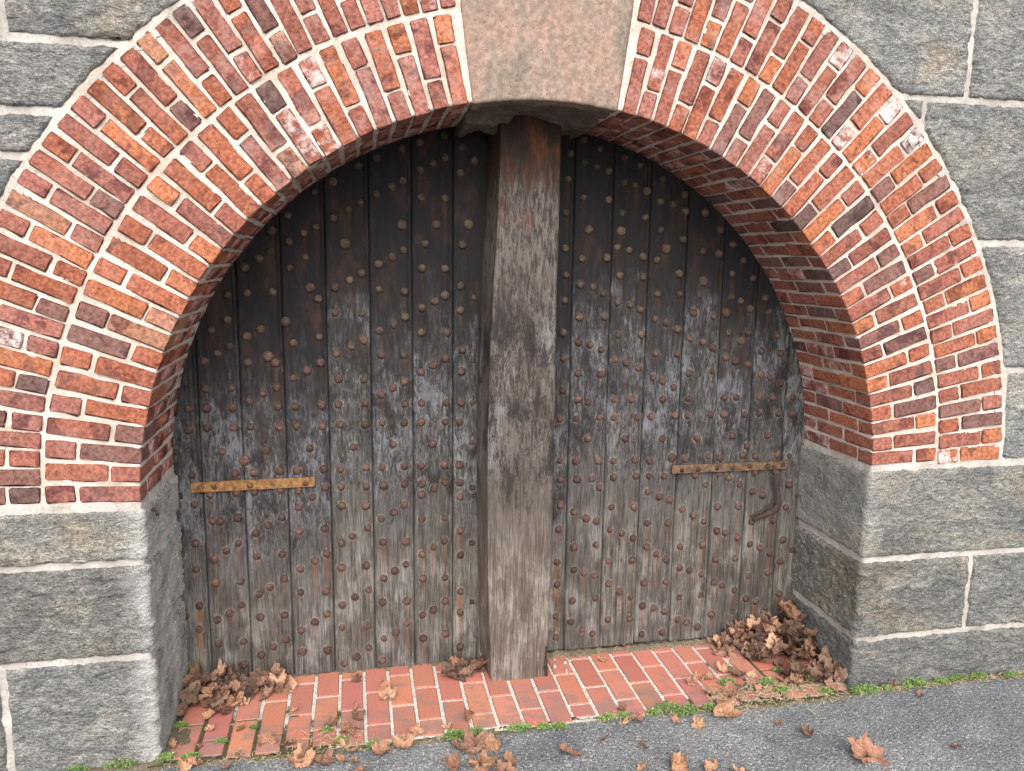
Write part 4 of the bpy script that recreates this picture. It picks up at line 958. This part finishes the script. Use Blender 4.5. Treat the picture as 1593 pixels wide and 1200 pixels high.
# ------------------------------------------------------------------ weeds
def weed(x, y, w, label, seed, grassy=0.3, dens=1.0):
    r = random.Random(seed); V, F, tone = [], [], []
    hgt = 0.018 + 0.16*w; zb = ground_z(x, y)-0.004
    n = int((70 + 1500*w)*dens)
    for _ in range(n):
        a, q = r.uniform(0, 6.28), r.random()**0.6; px, py = w*0.5*q*math.cos(a), w*0.24*q*math.sin(a)
        t = r.random()*0.9 if r.random() > 0.06 else 0.98
        top = hgt*(1-0.6*q*q)*r.uniform(0.35, 1.0); k = len(V)
        if r.random() < grassy:
            la = r.uniform(0, 6.28); ln = r.uniform(0.4, 0.9)*hgt; wd = 0.0016; dx, dy = math.cos(la)*ln, math.sin(la)*ln; nx, ny = -math.sin(la)*wd, math.cos(la)*wd
            V += [(px-nx, py-ny, 0), (px+nx, py+ny, 0), (px+dx*0.4+nx, py+dy*0.4+ny, top), (px+dx*0.4-nx, py+dy*0.4-ny, top), (px+dx, py+dy, top*0.95)]
            F += [(k, k+1, k+2, k+3), (k+3, k+2, k+4)]; tone += [t]*5
        else:
            la = r.uniform(0, 6.28); tl = r.uniform(-0.3, 0.6); ln = r.uniform(0.006, 0.013); wd = ln*0.36
            ux, uy, uz = math.cos(la)*math.cos(tl), math.sin(la)*math.cos(tl), math.sin(tl); nx, ny = -math.sin(la), math.cos(la)
            c = (px, py, top)
            V += [c, (px+ux*ln*0.5+nx*wd, py+uy*ln*0.5+ny*wd, top+uz*ln*0.5+0.001), (px+ux*ln, py+uy*ln, top+uz*ln), (px+ux*ln*0.5-nx*wd, py+uy*ln*0.5-ny*wd, top+uz*ln*0.5+0.001)]
            F += [(k, k+1, k+2, k+3)]; tone += [t]*4
            if r.random() < 0.3:
                k = len(V); V += [(px*0.7, py*0.7, 0), (px*0.7+0.001, py*0.7, 0), (px, py, top)]; F.append((k, k+1, k+2)); tone += [t]*3
    me = mk_mesh('weed', V, F, M['weed'], False)
    at = me.attributes.new('tone', 'FLOAT', 'POINT'); at.data.foreach_set('value', np.array(tone, dtype=np.float32))
    o = inst('weed', me, None, (x, y, zb)); b = r.uniform(0.9, 1.15); o.color = (b, b, b*0.95, 1)
    return tag(o, label, 'weed', 'green weeds along the paving edge and wall')
WEEDS = [(-1.557, .218, .06, 'small green weed beside the left jamb before the leaf heap'), (-1.467, -.025, .095, 'bright leafy weed on the front-left corner of the paving'), (-1.566, -.007, .075, 'weed at the front foot of the left jamb'), (-1.36, .068, .05, 'small weed in a joint of the left pavers'), (-1.235, .146, .035, 'thin weed growing up a paver joint on the left'),
 (-.857, -.017, .06, 'pale weed inside the leaf cluster at the left paving edge'), (-.919, .07, .045, 'small dark weed behind the left edge leaf cluster'), (-1.739, -.017, .13, 'leafy weed on the ground below the left wall'), (-1.90, -.014, .09, 'small weed at the far left below the wall'),
 (-.376, -.061, .11, 'green weed clump at the paving edge left of the post'), (-.278, -.054, .08, 'yellowish weed beside the clump left of the post'), (-.088, -.058, .11, 'mossy green clump at the paving edge below the post'), (.021, -.068, .07, 'thin dry weed right of the clump below the post'), (-.717, -.07, .08, 'grassy weed right of the left edge leaf cluster'),
 (.323, -.05, .08, 'tall bright weed at the left end of the right edge strip'), (.405, -.044, .065, 'grey-green weed above the rolled leaf pair'), (.63, -.031, .14, 'long leafy weed in the middle of the right edge strip'), (.704, -.065, .13, 'dense weed in the right edge strip next to the long one'), (.825, -.054, .08, 'weed behind the large tent-shaped leaf'), (.541, -.047, .07, 'low pale weed starting the long edge strip'),
 (.09, -.078, .08, 'flat yellow-green weed right of the post below the pavers'), (1.002, .134, .09, 'grassy weed in the litter on the right pavers'), (1.31, .198, .06, 'round broad-leaved weed before the right heap'), (1.197, .104, .08, 'grassy weed in front of the round broad-leaved one'), (1.232, .02, .085, 'low weed at the soil edge of the right litter'), (1.392, .088, .08, 'weed poking out under the right heap'), (1.441, -.023, .085, 'grass tuft at the foot of the right jamb corner'), (1.075, .245, .06, 'small weed behind the pale star-shaped leaf'),
 (1.643, -.045, .14, 'grassy weed at the left end of the right wall foot'), (1.755, -.047, .06, 'small weed beside the rolled leaf at the right wall'), (1.919, -.04, .15, 'broad low weed at the middle of the right wall foot'), (2.064, -.041, .09, 'pale weed right of the broad one below the wall'), (2.163, -.021, .10, 'tallest bright green tuft below the right wall'), (2.276, -.028, .12, 'wide green tuft right of the tallest one'), (2.468, -.042, .09, 'small weed at the right edge below the wall')]
for i, (x, y, w, lab) in enumerate(WEEDS): weed(x, y, w, lab, 600+i, 0.55 if 'grass' in lab or 'tuft' in lab else 0.22)
# dry straw, bits and grit lying in the soil
LV, LF = [], []; sr = random.Random(9)
def bit(x, y, ln, wd):
    a = sr.uniform(0, 3.14); z = ground_z(x, y)+0.004+sr.uniform(0, 0.006); dx, dy = math.cos(a)*ln/2, math.sin(a)*ln/2; nx, ny = -math.sin(a)*wd, math.cos(a)*wd; k = len(LV); dz = sr.uniform(-0.004, 0.006)
    LV.extend([(x-dx-nx, y-dy-ny, z), (x-dx+nx, y-dy+ny, z), (x, y, z+wd), (x+dx+nx, y+dy+ny, z+dz), (x+dx-nx, y+dy-ny, z+dz)]); LF.extend([(k, k+1, k+2), (k, k+2, k+4), (k+1, k+3, k+2), (k+4, k+2, k+3)])
for _ in range(420): bit(sr.uniform(0.85, 1.55), sr.gauss(0.02, 0.06), sr.uniform(0.015, 0.06), 0.0013)
for _ in range(260): bit(sr.uniform(-1.55, 0.9), sr.gauss(-0.055, 0.02), sr.uniform(0.01, 0.035), 0.0012)
for _ in range(160): bit(sr.uniform(1.6, 2.6), sr.gauss(-0.05, 0.02), sr.uniform(0.01, 0.04), 0.0012)
for _ in range(90): bit(sr.uniform(-1.1, -0.75), sr.gauss(-0.02, 0.06), sr.uniform(0.015, 0.04), 0.0013)
tag(mk('dry_straw_litter', LV, LF, M['straw']), 'scattered dry straw and stems along the paving edge', kind='stuff')
bit_me = [mk_mesh('pebble', *dome(0.5, 0.6, 700+i, 7), M['pebble']) for i in range(4)]
for i, (x, y, s, lab) in enumerate([(0.262, 0.455, .022, 'white pebble in the grit beside the post'), (0.285, 0.475, .016, 'small pale pebble right of the white one beside the post'), (0.20, 0.43, .024, 'blue-grey pebble touching the right side of the post'), (0.245, 0.365, .014, 'lower of two tiny white pebbles on the paver by the post'), (0.25, 0.385, .013, 'upper of two tiny white pebbles on the paver by the post'), (0.215, 0.50, .016, 'pale pebble at the foot of the right door beside the post')]):
    tag(inst('pebble', bit_me[i % 4], None, (x, y, -1.083), (-math.pi/2, 0, i), (s, s, s*0.8)), lab, 'pebble', 'pebbles beside the post')
